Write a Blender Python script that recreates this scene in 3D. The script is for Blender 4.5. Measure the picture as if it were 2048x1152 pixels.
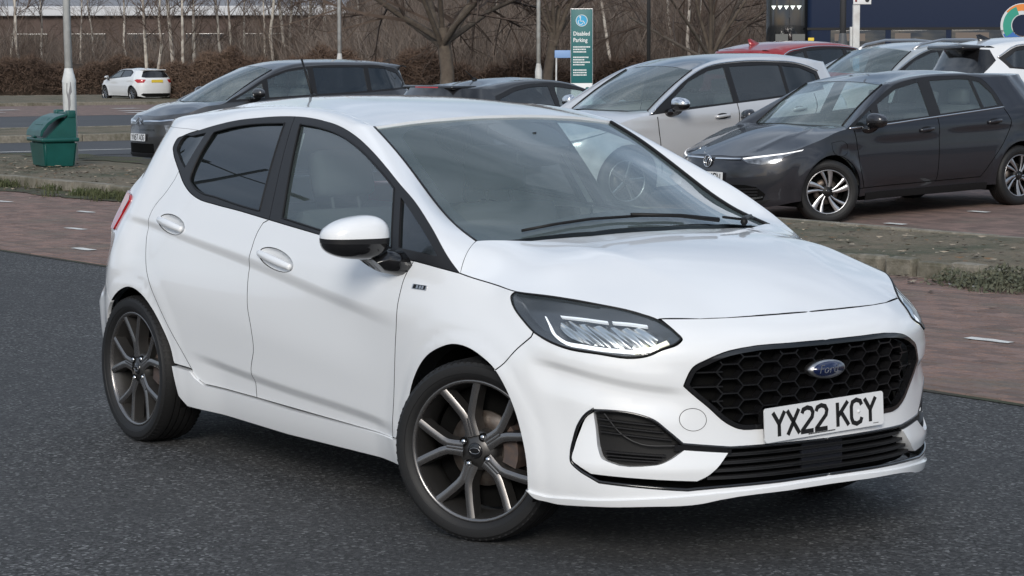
import bpy, bmesh, math, random
import numpy as np
from mathutils import Vector, Matrix, geometry
random.seed(7); np.random.seed(7)
for o in list(bpy.data.objects): bpy.data.objects.remove(o)
SC=bpy.context.scene; COL=SC.collection
R=math.radians
# ---------------------------------------------------------------- camera
AZ,PI_,RO,FPX=R(144.827),R(5.805),R(-0.138),4669.7
cam=bpy.data.cameras.new('camera'); co=bpy.data.objects.new('camera',cam); COL.objects.link(co)
cam.sensor_fit='HORIZONTAL'; cam.sensor_width=36; cam.lens=36*FPX/2048; cam.clip_end=3000; cam.clip_start=.1
fw=Vector((math.cos(AZ)*math.cos(PI_),math.sin(AZ)*math.cos(PI_),-math.sin(PI_)))
rt=fw.cross(Vector((0,0,1))).normalized(); up=rt.cross(fw)
r2=rt*math.cos(RO)+up*math.sin(RO); u2=up*math.cos(RO)-rt*math.sin(RO)
co.matrix_world=Matrix(((r2.x,u2.x,-fw.x,6.4143),(r2.y,u2.y,-fw.y,-5.1678),(r2.z,u2.z,-fw.z,1.6402),(0,0,0,1)))
SC.camera=co
# ---------------------------------------------------------------- sky and sun
SUN_AZ,SUN_EL=R(-42),R(27)       # direction towards the veiled sun
wd=bpy.data.worlds.new('World'); SC.world=wd; wd.use_nodes=True
nt=wd.node_tree; N=nt.nodes; L=nt.links
bg=N['Background']; sky=N.new('ShaderNodeTexSky'); sky.sky_type='NISHITA'; sky.sun_disc=False
sky.sun_elevation=SUN_EL; sky.sun_rotation=math.pi/2-SUN_AZ; sky.air_density=1.2; sky.dust_density=2.5; sky.ozone_density=2
tc=N.new('ShaderNodeTexCoord'); mp=N.new('ShaderNodeMapping'); mp.inputs['Scale'].default_value=(1,1,2.6)
nz=N.new('ShaderNodeTexNoise'); nz.inputs['Scale'].default_value=2.1; nz.inputs['Detail'].default_value=7; nz.inputs['Roughness'].default_value=.55
cr=N.new('ShaderNodeValToRGB'); cr.color_ramp.elements[0].position=.36; cr.color_ramp.elements[0].color=(.1,.1,.1,1); cr.color_ramp.elements[1].position=.60; cr.color_ramp.elements[1].color=(1,1,1,1)
nz2=N.new('ShaderNodeTexNoise'); nz2.inputs['Scale'].default_value=3.3; nz2.inputs['Detail'].default_value=5
cr2=N.new('ShaderNodeValToRGB'); cr2.color_ramp.elements[0].position=.35; cr2.color_ramp.elements[0].color=(4.6,5.6,7.2,1); cr2.color_ramp.elements[1].position=.7; cr2.color_ramp.elements[1].color=(9.6,10.7,12.2,1)
mx=N.new('ShaderNodeMix'); mx.data_type='RGBA'
L.new(tc.outputs['Generated'],mp.inputs['Vector']); L.new(mp.outputs['Vector'],nz.inputs['Vector']); L.new(mp.outputs['Vector'],nz2.inputs['Vector'])
L.new(nz.outputs['Fac'],cr.inputs['Fac']); L.new(nz2.outputs['Fac'],cr2.inputs['Fac'])
L.new(cr.outputs['Color'],mx.inputs['Factor']); L.new(sky.outputs['Color'],mx.inputs['A']); L.new(cr2.outputs['Color'],mx.inputs['B'])
L.new(mx.outputs['Result'],bg.inputs['Color']); bg.inputs['Strength'].default_value=.078
sl=bpy.data.lights.new('sun','SUN'); so=bpy.data.objects.new('sun',sl); COL.objects.link(so)
sl.energy=1.8; sl.angle=R(20); sl.color=(1,.96,.90)
sd=Vector((math.cos(SUN_AZ)*math.cos(SUN_EL),math.sin(SUN_AZ)*math.cos(SUN_EL),math.sin(SUN_EL)))
so.rotation_euler=sd.to_track_quat('Z','Y').to_euler(); so.location=(0,0,60)
SC.view_settings.view_transform='Standard'; SC.view_settings.look='None'; SC.view_settings.exposure=0.24; SC.view_settings.gamma=1
SC.view_settings.use_curve_mapping=False
SC.render.engine='CYCLES'
# ---------------------------------------------------------------- materials
MT={}
def mat(name,col,rough=.5,metal=0,coat=0,spec=.5,emit=None,es=1,noise=None,bump=None,trans=0):
    """noise=(scale,amount,second colour,detail); bump=(scale,strength,distance)"""
    if name in MT: return MT[name]
    m=bpy.data.materials.new(name); m.use_nodes=True; n=m.node_tree.nodes; l=m.node_tree.links; b=n['Principled BSDF']
    b.inputs['Base Color'].default_value=(*col,1); b.inputs['Roughness'].default_value=rough; b.inputs['Metallic'].default_value=metal
    b.inputs['Coat Weight'].default_value=coat; b.inputs['Coat Roughness'].default_value=.03; b.inputs['Specular IOR Level'].default_value=spec
    if trans: b.inputs['Transmission Weight'].default_value=trans
    if emit: b.inputs['Emission Color'].default_value=(*emit,1); b.inputs['Emission Strength'].default_value=es
    if noise or bump:
        t=n.new('ShaderNodeTexCoord')
    if noise:
        a=n.new('ShaderNodeTexNoise'); a.inputs['Scale'].default_value=noise[0]; a.inputs['Detail'].default_value=noise[3] if len(noise)>3 else 6
        c=n.new('ShaderNodeValToRGB'); c.color_ramp.elements[0].position=.5-noise[1]; c.color_ramp.elements[1].position=.5+noise[1]
        c.color_ramp.elements[0].color=(*col,1); c.color_ramp.elements[1].color=(*noise[2],1)
        l.new(t.outputs['Object'],a.inputs['Vector']); l.new(a.outputs['Fac'],c.inputs['Fac']); l.new(c.outputs['Color'],b.inputs['Base Color'])
    if bump:
        a=n.new('ShaderNodeTexNoise'); a.inputs['Scale'].default_value=bump[0]; a.inputs['Detail'].default_value=4
        c=n.new('ShaderNodeBump'); c.inputs['Strength'].default_value=bump[1]; c.inputs['Distance'].default_value=bump[2]
        l.new(t.outputs['Object'],a.inputs['Vector']); l.new(a.outputs['Fac'],c.inputs['Height']); l.new(c.outputs['Normal'],b.inputs['Normal'])
    MT[name]=m; return m
def glass(name,tint,refl=1.0,veil=.04):
    if name in MT: return MT[name]
    m=bpy.data.materials.new(name); m.use_nodes=True; n=m.node_tree.nodes; l=m.node_tree.links
    n.remove(n['Principled BSDF'])
    t=n.new('ShaderNodeBsdfTransparent'); t.inputs['Color'].default_value=(*tint,1)
    g=n.new('ShaderNodeBsdfGlossy'); g.inputs['Roughness'].default_value=.004; g.inputs['Color'].default_value=(.95,.97,1,1)
    f=n.new('ShaderNodeLayerWeight'); f.inputs['Blend'].default_value=.5; pw=n.new('ShaderNodeMath'); pw.operation='POWER'; pw.inputs[1].default_value=5      # Schlick reflectance, both faces
    k=n.new('ShaderNodeMath'); k.operation='MULTIPLY_ADD'; k.inputs[1].default_value=.957; k.inputs[2].default_value=.043*refl; k.use_clamp=True; l.new(f.outputs['Facing'],pw.inputs[0])
    x=n.new('ShaderNodeMixShader'); l.new(pw.outputs[0],k.inputs[0]); l.new(k.outputs[0],x.inputs['Fac']); l.new(t.outputs[0],x.inputs[1]); l.new(g.outputs[0],x.inputs[2])
    d=n.new('ShaderNodeBsdfDiffuse'); d.inputs['Color'].default_value=(.50,.63,.64,1); y=n.new('ShaderNodeMixShader'); y.inputs['Fac'].default_value=veil   # thin film of pale teal colour, painting a bright reflection into the glass
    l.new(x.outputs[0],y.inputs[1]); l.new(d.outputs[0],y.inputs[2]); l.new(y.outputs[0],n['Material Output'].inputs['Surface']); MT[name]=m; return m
def paint(name,col,metal=0,rough=.3,flake=0):
    m=mat(name,col,rough,metal,1.0,.5)
    return m
# ---------------------------------------------------------------- object helpers
def link(o,parent=None):
    COL.objects.link(o)
    if parent is not None: o.parent=parent
    return o
def tag(o,label,cat,group=None,kind=None):
    if label: o['label']=label
    if cat: o['category']=cat
    if group: o['group']=group
    if kind: o['kind']=kind
    return o
def thing(name,label,cat,loc=(0,0,0),rz=0,group=None):
    o=bpy.data.objects.new(name,None); link(o); o.location=loc; o.rotation_euler=(0,0,rz); o.empty_display_size=.2
    return tag(o,label,cat,group)
def struct(o,name=None):
    o['kind']='structure'; return o
def meshobj(name,V,F,m,parent=None,smooth=True):
    me=bpy.data.meshes.new(name); me.from_pydata([tuple(map(float,v)) for v in V],[],[tuple(map(int,f)) for f in F])
    if isinstance(m,(list,tuple)):
        for a in m: me.materials.append(a)
    elif m: me.materials.append(m)
    if smooth: me.polygons.foreach_set('use_smooth',[True]*len(me.polygons))
    me.update(); o=bpy.data.objects.new(name,me); return link(o,parent)
class MB:
    """collects simple shapes into one mesh"""
    def __init__(s): s.V=[]; s.F=[]; s.M=[]
    def add(s,V,F,mi=0):
        k=len(s.V); s.V+= [tuple(v) for v in V]; s.F+=[tuple(i+k for i in f) for f in F]; s.M+=[mi]*len(F); return s
    def box(s,x0,x1,y0,y1,z0,z1,mi=0,M=None):
        V=[(x,y,z) for x in (x0,x1) for y in (y0,y1) for z in (z0,z1)]
        if M is not None: V=[tuple(M@Vector(v)) for v in V]
        return s.add(V,[(0,1,3,2),(4,6,7,5),(0,4,5,1),(2,3,7,6),(0,2,6,4),(1,5,7,3)],mi)
    def bbox(s,x0,x1,y0,y1,z0,z1,b=.01,mi=0,M=None):
        """box with chamfered edges"""
        bm=bmesh.new(); 
        V=[bm.verts.new((x,y,z)) for x in (x0,x1) for y in (y0,y1) for z in (z0,z1)]
        for f in [(0,1,3,2),(4,6,7,5),(0,4,5,1),(2,3,7,6),(0,2,6,4),(1,5,7,3)]: bm.faces.new([V[i] for i in f])
        bmesh.ops.bevel(bm,geom=bm.edges[:],offset=b,segments=2,affect='EDGES',profile=.6)
        bm.verts.index_update(); vv=[v.co.copy() for v in bm.verts]
        if M is not None: vv=[M@v for v in vv]
        s.add(vv,[[v.index for v in f.verts] for f in bm.faces],mi); bm.free(); return s
    def tube(s,P,r,n=8,mi=0,cap=True,closed=False):
        P=[Vector(p) for p in P]; k=len(P); rr=r if isinstance(r,(list,tuple,np.ndarray)) else [r]*k
        rings=[]; prev=None
        for i in range(k):
            if closed: d=(P[(i+1)%k]-P[i-1])
            else: d=P[min(i+1,k-1)]-P[max(i-1,0)]
            if d.length<1e-9: d=Vector((0,0,1))
            d.normalize()
            if prev is None:
                a=Vector((0,0,1)) if abs(d.z)<.9 else Vector((1,0,0)); u=d.cross(a).normalized()
            else: u=(prev-d*prev.dot(d)).normalized()
            prev=u; w=d.cross(u); rings.append([P[i]+(u*math.cos(2*math.pi*j/n)+w*math.sin(2*math.pi*j/n))*rr[i] for j in range(n)])
        V=[v for q in rings for v in q]; F=[]
        for i in range(k if closed else k-1):
            i2=(i+1)%k
            for j in range(n): F.append((i*n+j,i*n+(j+1)%n,i2*n+(j+1)%n,i2*n+j))
        if cap and not closed: F+=[tuple(range(n))[::-1],tuple((k-1)*n+j for j in range(n))]
        return s.add(V,F,mi)
    def rect(s,P,w,h,up=(0,0,1),mi=0):
        """sweep of a w x h rectangle along P (w across, h along up)"""
        P=[Vector(p) for p in P]; k=len(P); V=[];F=[]; up=Vector(up)
        for i in range(k):
            d=(P[min(i+1,k-1)]-P[max(i-1,0)]).normalized(); a=d.cross(up).normalized(); b=a.cross(d).normalized()
            ww=w[i] if isinstance(w,(list,tuple)) else w; hh=h[i] if isinstance(h,(list,tuple)) else h
            for sa,sb in ((-1,-1),(1,-1),(1,1),(-1,1)): V.append(P[i]+a*sa*ww/2+b*sb*hh/2)
        for i in range(k-1):
            for j in range(4): F.append((i*4+j,i*4+(j+1)%4,i*4+4+(j+1)%4,i*4+4+j))
        F+=[(3,2,1,0),tuple(4*(k-1)+j for j in range(4))]
        return s.add(V,F,mi)
    def rev(s,prof,n=48,axis='y',mi=0,c=(0,0,0),closed=True):
        """revolve profile [(r,h)] about an axis through c; h runs along the axis"""
        V=[];F=[];k=len(prof)
        for i in range(n):
            a=2*math.pi*i/n; ca,sa=math.cos(a),math.sin(a)
            for r,h in prof:
                V.append((c[0]+r*ca,c[1]+h,c[2]+r*sa) if axis=='y' else ((c[0]+r*ca,c[1]+r*sa,c[2]+h) if axis=='z' else (c[0]+h,c[1]+r*ca,c[2]+r*sa)))
        for i in range(n):
            i2=(i+1)%n
            for j in range(k-1): F.append((i*k+j,i*k+j+1,i2*k+j+1,i2*k+j))
        return s.add(V,F,mi)
    def build(s,name,m,parent=None,smooth=True,fixn=True):
        o=meshobj(name,s.V,s.F,m,parent,smooth)
        if isinstance(m,(list,tuple)): o.data.polygons.foreach_set('material_index',s.M)
        if fixn:
            bm=bmesh.new(); bm.from_mesh(o.data); bmesh.ops.recalc_face_normals(bm,faces=bm.faces[:]); bm.to_mesh(o.data); bm.free()
        return o
def autosmooth(o,ang=35):
    bm=bmesh.new(); bm.from_mesh(o.data); c=R(ang)
    for e in bm.edges:
        if len(e.link_faces)==2 and e.calc_face_angle(0)>c: e.smooth=False
    bm.to_mesh(o.data); bm.free(); return o
def flip(o,name=None,parent=None):
    """mirror image of a mesh object in the car's y"""
    if o.name in REG:
        V,F,Nr,Mi,m=REG[o.name]; return regmesh(name or o.name.split('.')[0],V*[1,-1,1],[t[::-1] for t in F],Nr*[1,-1,1],Mi,m,parent if parent is not None else o.parent)
    me=o.data.copy(); bm=bmesh.new(); bm.from_mesh(me)
    for v in bm.verts: v.co.y=-v.co.y
    bmesh.ops.reverse_faces(bm,faces=bm.faces[:]); bm.to_mesh(me); bm.free()
    c=bpy.data.objects.new(name or o.name.split('.')[0],me); link(c,parent if parent is not None else o.parent); return c
def copy_tree(o,parent=None,mats=None):
    c=o.copy(); COL.objects.link(c); c.parent=parent
    for ch in list(o.children): copy_tree(ch,c)
    return c
def text(name,s,size,m,parent=None,M=None,extr=.001,xs=1.0,al='CENTER',off=0,sp=1):
    cu=bpy.data.curves.new(name,'FONT'); cu.body=s; cu.size=size; cu.extrude=extr; cu.align_x=al; cu.align_y='CENTER'; cu.offset=off; cu.space_character=sp; cu.resolution_u=4
    to=bpy.data.objects.new(name,cu); COL.objects.link(to); bpy.context.view_layer.update()
    me=bpy.data.meshes.new_from_object(to); bpy.data.objects.remove(to); bpy.data.curves.remove(cu)
    me.materials.clear(); me.materials.append(m); o=bpy.data.objects.new(name,me); link(o,parent)
    for v in me.vertices: v.co.x*=xs
    if M is not None: me.transform(M)
    return o

# ---------------------------------------------------------------- smooth surfaces
def sm(pts,n=8,closed=False):
    """Catmull-Rom through pts; a third component marks a corner"""
    P=[np.array(p[:2],float) if len(p)<4 else np.array(p[:3],float) for p in pts]; c=[len(p)==3 and p[2] for p in pts]; k=len(P); out=[]
    for i in range(k if closed else k-1):
        a,b=P[i],P[(i+1)%k]; pa=P[i-1] if (closed or i>0) else None; pb=P[(i+2)%k] if (closed or i+2<k) else None
        d=np.linalg.norm(b-a)+1e-9
        def tg(p0,p1,p2):
            d0=np.linalg.norm(p1-p0)+1e-9;d1=np.linalg.norm(p2-p1)+1e-9
            return ((p1-p0)/d0*d1+(p2-p1)/d1*d0)/(d0+d1)
        ta=(b-a)/d if (c[i] or pa is None) else tg(pa,a,b)
        tb=(b-a)/d if (c[(i+1)%k] or pb is None) else tg(a,b,pb)
        for j in range(n):
            t=j/n; out.append((2*t**3-3*t*t+1)*a+(t**3-2*t*t+t)*ta*d+(-2*t**3+3*t*t)*b+(t**3-t*t)*tb*d)
    if not closed: out.append(P[-1])
    return np.array(out)
def dens(P,step,closed=True):
    P=np.asarray(P,float); out=[]; k=len(P)
    for i in range(k if closed else k-1):
        a,b=P[i],P[(i+1)%k]; d=np.linalg.norm(b-a)
        if d<1e-6: continue
        n=max(1,int(math.ceil(d/step)))
        for j in range(n): out.append(a+(b-a)*j/n)
    if not closed: out.append(P[-1])
    return np.array(out)
def area(P): x,y=P[:,0],P[:,1]; return .5*np.sum(x*np.roll(y,-1)-np.roll(x,-1)*y)
def inset(P,d,keep=None):
    """move a closed polygon inwards by d (keep: mask of vertices left alone)"""
    s=1 if area(P)>0 else -1
    e=np.roll(P,-1,0)-P; e/=np.linalg.norm(e,axis=1,keepdims=True)+1e-12
    n=np.stack([-e[:,1],e[:,0]],1)*s; m=n+np.roll(n,1,0); q=(m*m).sum(1,keepdims=True)
    D=d*m*2/np.maximum(q,.6)
    if keep is not None: D[keep]=0
    return P+D
def pip(P,Q):
    """points Q inside polygon P"""
    x,y=Q[:,0],Q[:,1]; r=np.zeros(len(Q),bool); a=P; b=np.roll(P,-1,0)
    for (x0,y0),(x1,y1) in zip(a,b):
        if y0==y1: continue
        c=((y0>y)!=(y1>y))&(x<(x1-x0)*(y-y0)/(y1-y0)+x0); r^=c
    return r
def segd(P,Q):
    a=P; b=np.roll(P,-1,0); best=np.full(len(Q),1e9)
    for p0,p1 in zip(a,b):
        d=p1-p0; L2=d@d+1e-12; t=np.clip(((Q-p0)@d)/L2,0,1); best=np.minimum(best,np.linalg.norm(Q-p0-t[:,None]*d,axis=1))
    return best
def panel(name,outer,f,m,parent,holes=(),step=.035,gap=.0015,flange=.012,off=0.,sym=None,mirror=False,bstep=None,fm=None,lines=()):
    """cut a piece with the given outline (and holes) out of the surface f(q,off); edges turn inwards by `flange`.
    sym=value: the edge at that coordinate is the centre line (axis sym_ax); mirrored and welded there.  mirror: also build the other side."""
    bs=bstep or step*.5
    loops=[]
    for k,P in enumerate([outer]+list(holes)):
        P=dens(P,bs); keep=None
        if sym is not None: keep=np.abs(P[:,sym[0]]-sym[1])<1e-4
        if gap: P=inset(P,gap if k==0 else -gap,keep)
        loops.append((P,keep))
    o0=loops[0][0]; lo=o0.min(0); hi=o0.max(0)
    gx=np.arange(lo[0]+step*.5,hi[0],step); gy=np.arange(lo[1]+step*.43,hi[1],step*.87)
    G=np.array([(x+(step*.5 if j%2 else 0),y) for j,y in enumerate(gy) for x in gx]).reshape(-1,2)
    if len(G):
        ok=pip(o0,G)
        for P,_ in loops[1:]: ok&=~pip(P,G)
        G=G[ok]
        for P,_ in loops: G=G[segd(P,G)>step*.42] if len(G) else G
    LN=[]
    for l_ in lines:
        l_=dens(np.asarray(l_,float),step*.8,False); ok=pip(o0,l_)
        for P,_ in loops[1:]: ok&=~pip(P,l_)
        for P,_ in loops: ok&=segd(P,l_)>step*.3
        run=[]
        for k_ in range(len(l_)+1):
            if k_<len(l_) and ok[k_]: run.append(l_[k_])
            else:
                if len(run)>1: LN.append(np.array(run))
                run=[]
    for l_ in LN:
        if len(G): G=G[np.min(np.linalg.norm(G[:,None]-l_[None],axis=2),axis=1)>step*.45]
    V=[];E=[];idx=[]
    for P,_ in loops:
        k=len(V); V+=[Vector(p) for p in P]; n=len(P); E+=[(k+i,k+(i+1)%n) for i in range(n)]; idx.append(list(range(k,k+n)))
    for l_ in LN:
        k=len(V); V+=[Vector(p) for p in l_]; E+=[(k+i,k+i+1) for i in range(len(l_)-1)]
    V+=[Vector(p) for p in G]
    v2,e2,f2,ov,oe,of=geometry.delaunay_2d_cdt(V,E,[],0,1e-7)
    Q=np.array([(v.x,v.y) for v in v2]); mp={}
    for j,l in enumerate(ov):
        for i in l: mp[i]=j
    T=np.array([t for t in f2 if len(t)==3]); C=Q[T].mean(1); ok=pip(o0,C)
    for P,_ in loops[1:]: ok&=~pip(P,C)
    T=T[ok]
    X=f(Q,off)
    # orientation: surface must face outwards; f's own normal tells
    e=1e-3; cen=Q[T].mean(1); c0=f(cen,off); no=f(cen,off+.01)-c0
    tn=np.cross(X[T[:,1]]-X[T[:,0]],X[T[:,2]]-X[T[:,0]])
    bad=(tn*no).sum(1)<0; T[bad]=T[bad][:,::-1]
    d0=f(Q+[.002,0],off)-f(Q-[.002,0],off); d1=f(Q+[0,.002],off)-f(Q-[0,.002],off); nr=np.cross(d0,d1); nr/=np.linalg.norm(nr,axis=1,keepdims=True)+1e-12
    od=f(Q,off+.01)-X; nr[(nr*od).sum(1)<0]*=-1
    if sym is not None: nr[np.abs(Q[:,sym[0]]-sym[1])<1e-4,1]=0; X[np.abs(Q[:,sym[0]]-sym[1])<1e-4,1]=0
    Vx=[X];Nx=[nr];Fx=[tuple(t) for t in T]; Mi=[0]*len(Fx); cnt=len(X)
    if flange:
        for (P,keep),ids in zip(loops,idx):
            ids=[mp[i] for i in ids]; a=X[ids]; b=f(Q[ids],off-flange); n=len(ids); k=cnt; Vx+=[a,b]; cnt+=2*n
            Nx.append(np.zeros((2*n,3)))
            ar=area(P); s_=1 if (ar>0)==(keep is None or True) else 1
            for i in range(n):
                j=(i+1)%n
                if keep is not None and keep[i] and keep[j]: continue
                Fx.append((k+i,k+j,k+n+j,k+n+i)); Mi.append(1 if fm else 0)
    Vx=np.vstack(Vx);Nx=np.vstack(Nx)
    if sym is not None:
        k=len(Vx); Vx=np.vstack([Vx,Vx*[1,-1,1]]); Nx=np.vstack([Nx,Nx*[1,-1,1]]); Fx=Fx+[tuple(i+k for i in t)[::-1] for t in Fx]; Mi=Mi+Mi
    o=regmesh(name,Vx,Fx,Nx,Mi,[m,fm] if fm else m,parent)
    if mirror: return o,flip(o)
    return o
REG={}
def regmesh(name,V,F,Nr,Mi,m,parent):
    o=meshobj(name,V,F,m,parent)
    if isinstance(m,(list,tuple)): o.data.polygons.foreach_set('material_index',Mi)
    o.data.normals_split_custom_set_from_vertices([tuple(map(float,n)) for n in Nr])
    REG[o.name]=(V,F,Nr,Mi,m); return o
def tps(P,z,lam=1e-6):
    P=np.asarray(P,float); z=np.asarray(z,float); n=len(P)
    def K(r2): return np.where(r2>1e-14,r2*np.log(r2+1e-14),0)
    d=((P[:,None]-P[None])**2).sum(-1); A=np.zeros((n+3,n+3)); A[:n,:n]=K(d)+lam*np.eye(n); A[:n,n]=1; A[:n,n+1:]=P; A[n,:n]=1; A[n+1:,:n]=P.T
    s=np.linalg.solve(A,np.concatenate([z,[0,0,0]]))
    return lambda q: K(((q[:,None]-P[None])**2).sum(-1))@s[:n]+s[n]+q@s[n+1:]
def heightmap(pts,sym=True,lam=1e-6,extra=None):
    """smooth z(x,y) through 3-D points -> surface function f(q,off) with q=(x,y)"""
    pts=[tuple(p) for p in pts]
    if sym: pts=pts+[(x,-y,z) for x,y,z in pts if abs(y)>1e-3]
    seen=[];
    for p_ in pts:
        if all((p_[0]-s_[0])**2+(p_[1]-s_[1])**2>1e-5 for s_ in seen): seen.append(p_)
    A=np.array(seen); g=tps(A[:,:2],A[:,2],lam)
    h=(lambda q: g(q)+extra(q)) if extra else g
    def f(q,off=0.):
        q=np.asarray(q,float); z=h(q); e=.004
        zx=(h(q+[e,0])-h(q-[e,0]))/(2*e); zy=(h(q+[0,e])-h(q-[0,e]))/(2*e)
        n=np.stack([-zx,-zy,np.ones_like(z)],-1); n/=np.linalg.norm(n,axis=1,keepdims=True)
        return np.concatenate([q,z[:,None]],1)+n*off
    f.h=h
    return f
def wsurf(W): return lambda q,off=0.: W(q[:,0],q[:,1],off)

def nat(xs):
    n=len(xs);h=np.diff(xs);A=np.eye(n);B=np.zeros((n,n))
    for i in range(1,n-1):
        A[i,i-1]=h[i-1];A[i,i]=2*(h[i-1]+h[i]);A[i,i+1]=h[i]
        B[i,i-1]=6/h[i-1];B[i,i]=-6/h[i-1]-6/h[i];B[i,i+1]=6/h[i]
    return np.linalg.solve(A,B)
def spl(xs,D,xq,M=None):
    """natural cubic spline; xs knots, D (...,n) data, xq query (per leading row when D has rows)"""
    xs=np.asarray(xs,float);D=np.asarray(D,float);xq=np.asarray(xq,float)
    if M is None: M=nat(xs)
    S=D@M.T
    xc=np.clip(xq,xs[0],xs[-1]);i=np.clip(np.searchsorted(xs,xc)-1,0,len(xs)-2)
    h=xs[i+1]-xs[i];a=(xs[i+1]-xc)/h;b=1-a
    if D.ndim==1: d0,d1,s0,s1=D[i],D[i+1],S[i],S[i+1]
    else:
        r=np.arange(len(D));d0,d1,s0,s1=D[r,i],D[r,i+1],S[r,i],S[r,i+1]
    return a*d0+b*d1+((a**3-a)*s0+(b**3-b)*s1)*h*h/6
class Wrap:
    def __init__(s,zs,cols,disp=None):
        # cols: list of (u, x[z], y[z])
        s.zs=np.array(zs,float);s.u=np.array([c[0] for c in cols],float)
        s.X=np.array([c[1] for c in cols],float).T;s.Y=np.array([c[2] for c in cols],float).T
        s.Mu=nat(s.u);s.Mz=nat(s.zs);s.disp=disp
    def base(s,u,z):
        u=np.atleast_1d(np.asarray(u,float));z=np.atleast_1d(np.asarray(z,float))
        GX=np.stack([spl(s.u,r,u,s.Mu) for r in s.X],-1);GY=np.stack([spl(s.u,r,u,s.Mu) for r in s.Y],-1)
        x=spl(s.zs,GX,z,s.Mz);y=spl(s.zs,GY,z,s.Mz)
        return np.stack([x,-y,z+0*x],-1)
    def nrm0(s,u,z,e=.004):
        d=s.base(u+e,z)-s.base(u-e,z);f=s.base(u,z+e)-s.base(u,z-e)
        n=np.cross(d,f);return n/np.linalg.norm(n,axis=-1,keepdims=True)
    def __call__(s,u,z,off=0.):
        u=np.atleast_1d(np.asarray(u,float));z=np.atleast_1d(np.asarray(z,float))
        P=s.base(u,z);o=off+(s.disp(u,P[:,0],z) if s.disp else 0)
        return P+s.nrm0(u,z)*(o+0*u)[:,None]
    def nrm(s,u,z,e=.003):
        d=s(u+e,z)-s(u-e,z);f=s(u,z+e)-s(u,z-e)
        n=np.cross(d,f);return n/np.linalg.norm(n,axis=-1,keepdims=True)
def make_wrap(P):
    """P: zs, w(half width per z), xf, xr (front/rear centre x per z), fp/rp plan tables [(y,a)], sx side stations, taper"""
    zs=np.array(P['zs'],float);w=np.array(P['w'],float);xf=np.array(P['xf'],float);xr=np.array(P['xr'],float)
    wr=np.max(w);h=w/wr
    fk=np.array(P.get('fk',1+0*zs),float);rk=np.array(P.get('rk',1+0*zs),float)
    C=[]
    def yside(x):
        t=np.clip((x-P['tf'][0])/P['tf'][1],0,None)**2*np.asarray(P['tf'][2])+np.clip((P['tr'][0]-x)/P['tr'][1],0,None)**2*P['tr'][2]
        return w-t
    fp=P['fp'];ends=xf-fp[-1][1]*fk
    for (y,a) in fp: C.append((xf-a*fk,y*h*wr/P['wref']))
    for q in (.74,.4): C.append((P['sx'][0]+(ends-P['sx'][0])*q,None))
    for x in P['sx']: C.append((x+0*zs,None))
    rp=P['rp'];rend=xr+rp[-1][1]*rk
    for q in (.36,.64,.86): C.append((P['sx'][-1]+(rend-P['sx'][-1])*q,None))
    for (y,a) in rp[::-1]: C.append((xr+a*rk,y*h*wr/P['wref']))
    cols=[];k=int(np.argmin(abs(zs-P['zref'])))
    for x,y in C:
        if y is None: y=yside(x)
        cols.append([0,x,y])
    # u: arc length on the reference row, anchored so that u == x on the side stations
    pts=np.array([(c[1][k],c[2][k]) for c in cols]);n0=len(fp)+2
    u=np.zeros(len(cols));u[n0:n0+len(P['sx'])]=P['sx']
    for i in range(n0-1,-1,-1): u[i]=u[i+1]+np.hypot(*(pts[i]-pts[i+1]))
    for i in range(n0+len(P['sx']),len(cols)): u[i]=u[i-1]-np.hypot(*(pts[i]-pts[i-1]))
    for c,v in zip(cols,u): c[0]=v
    cols=cols[::-1]
    return Wrap(zs,cols,P.get('disp'))

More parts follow.
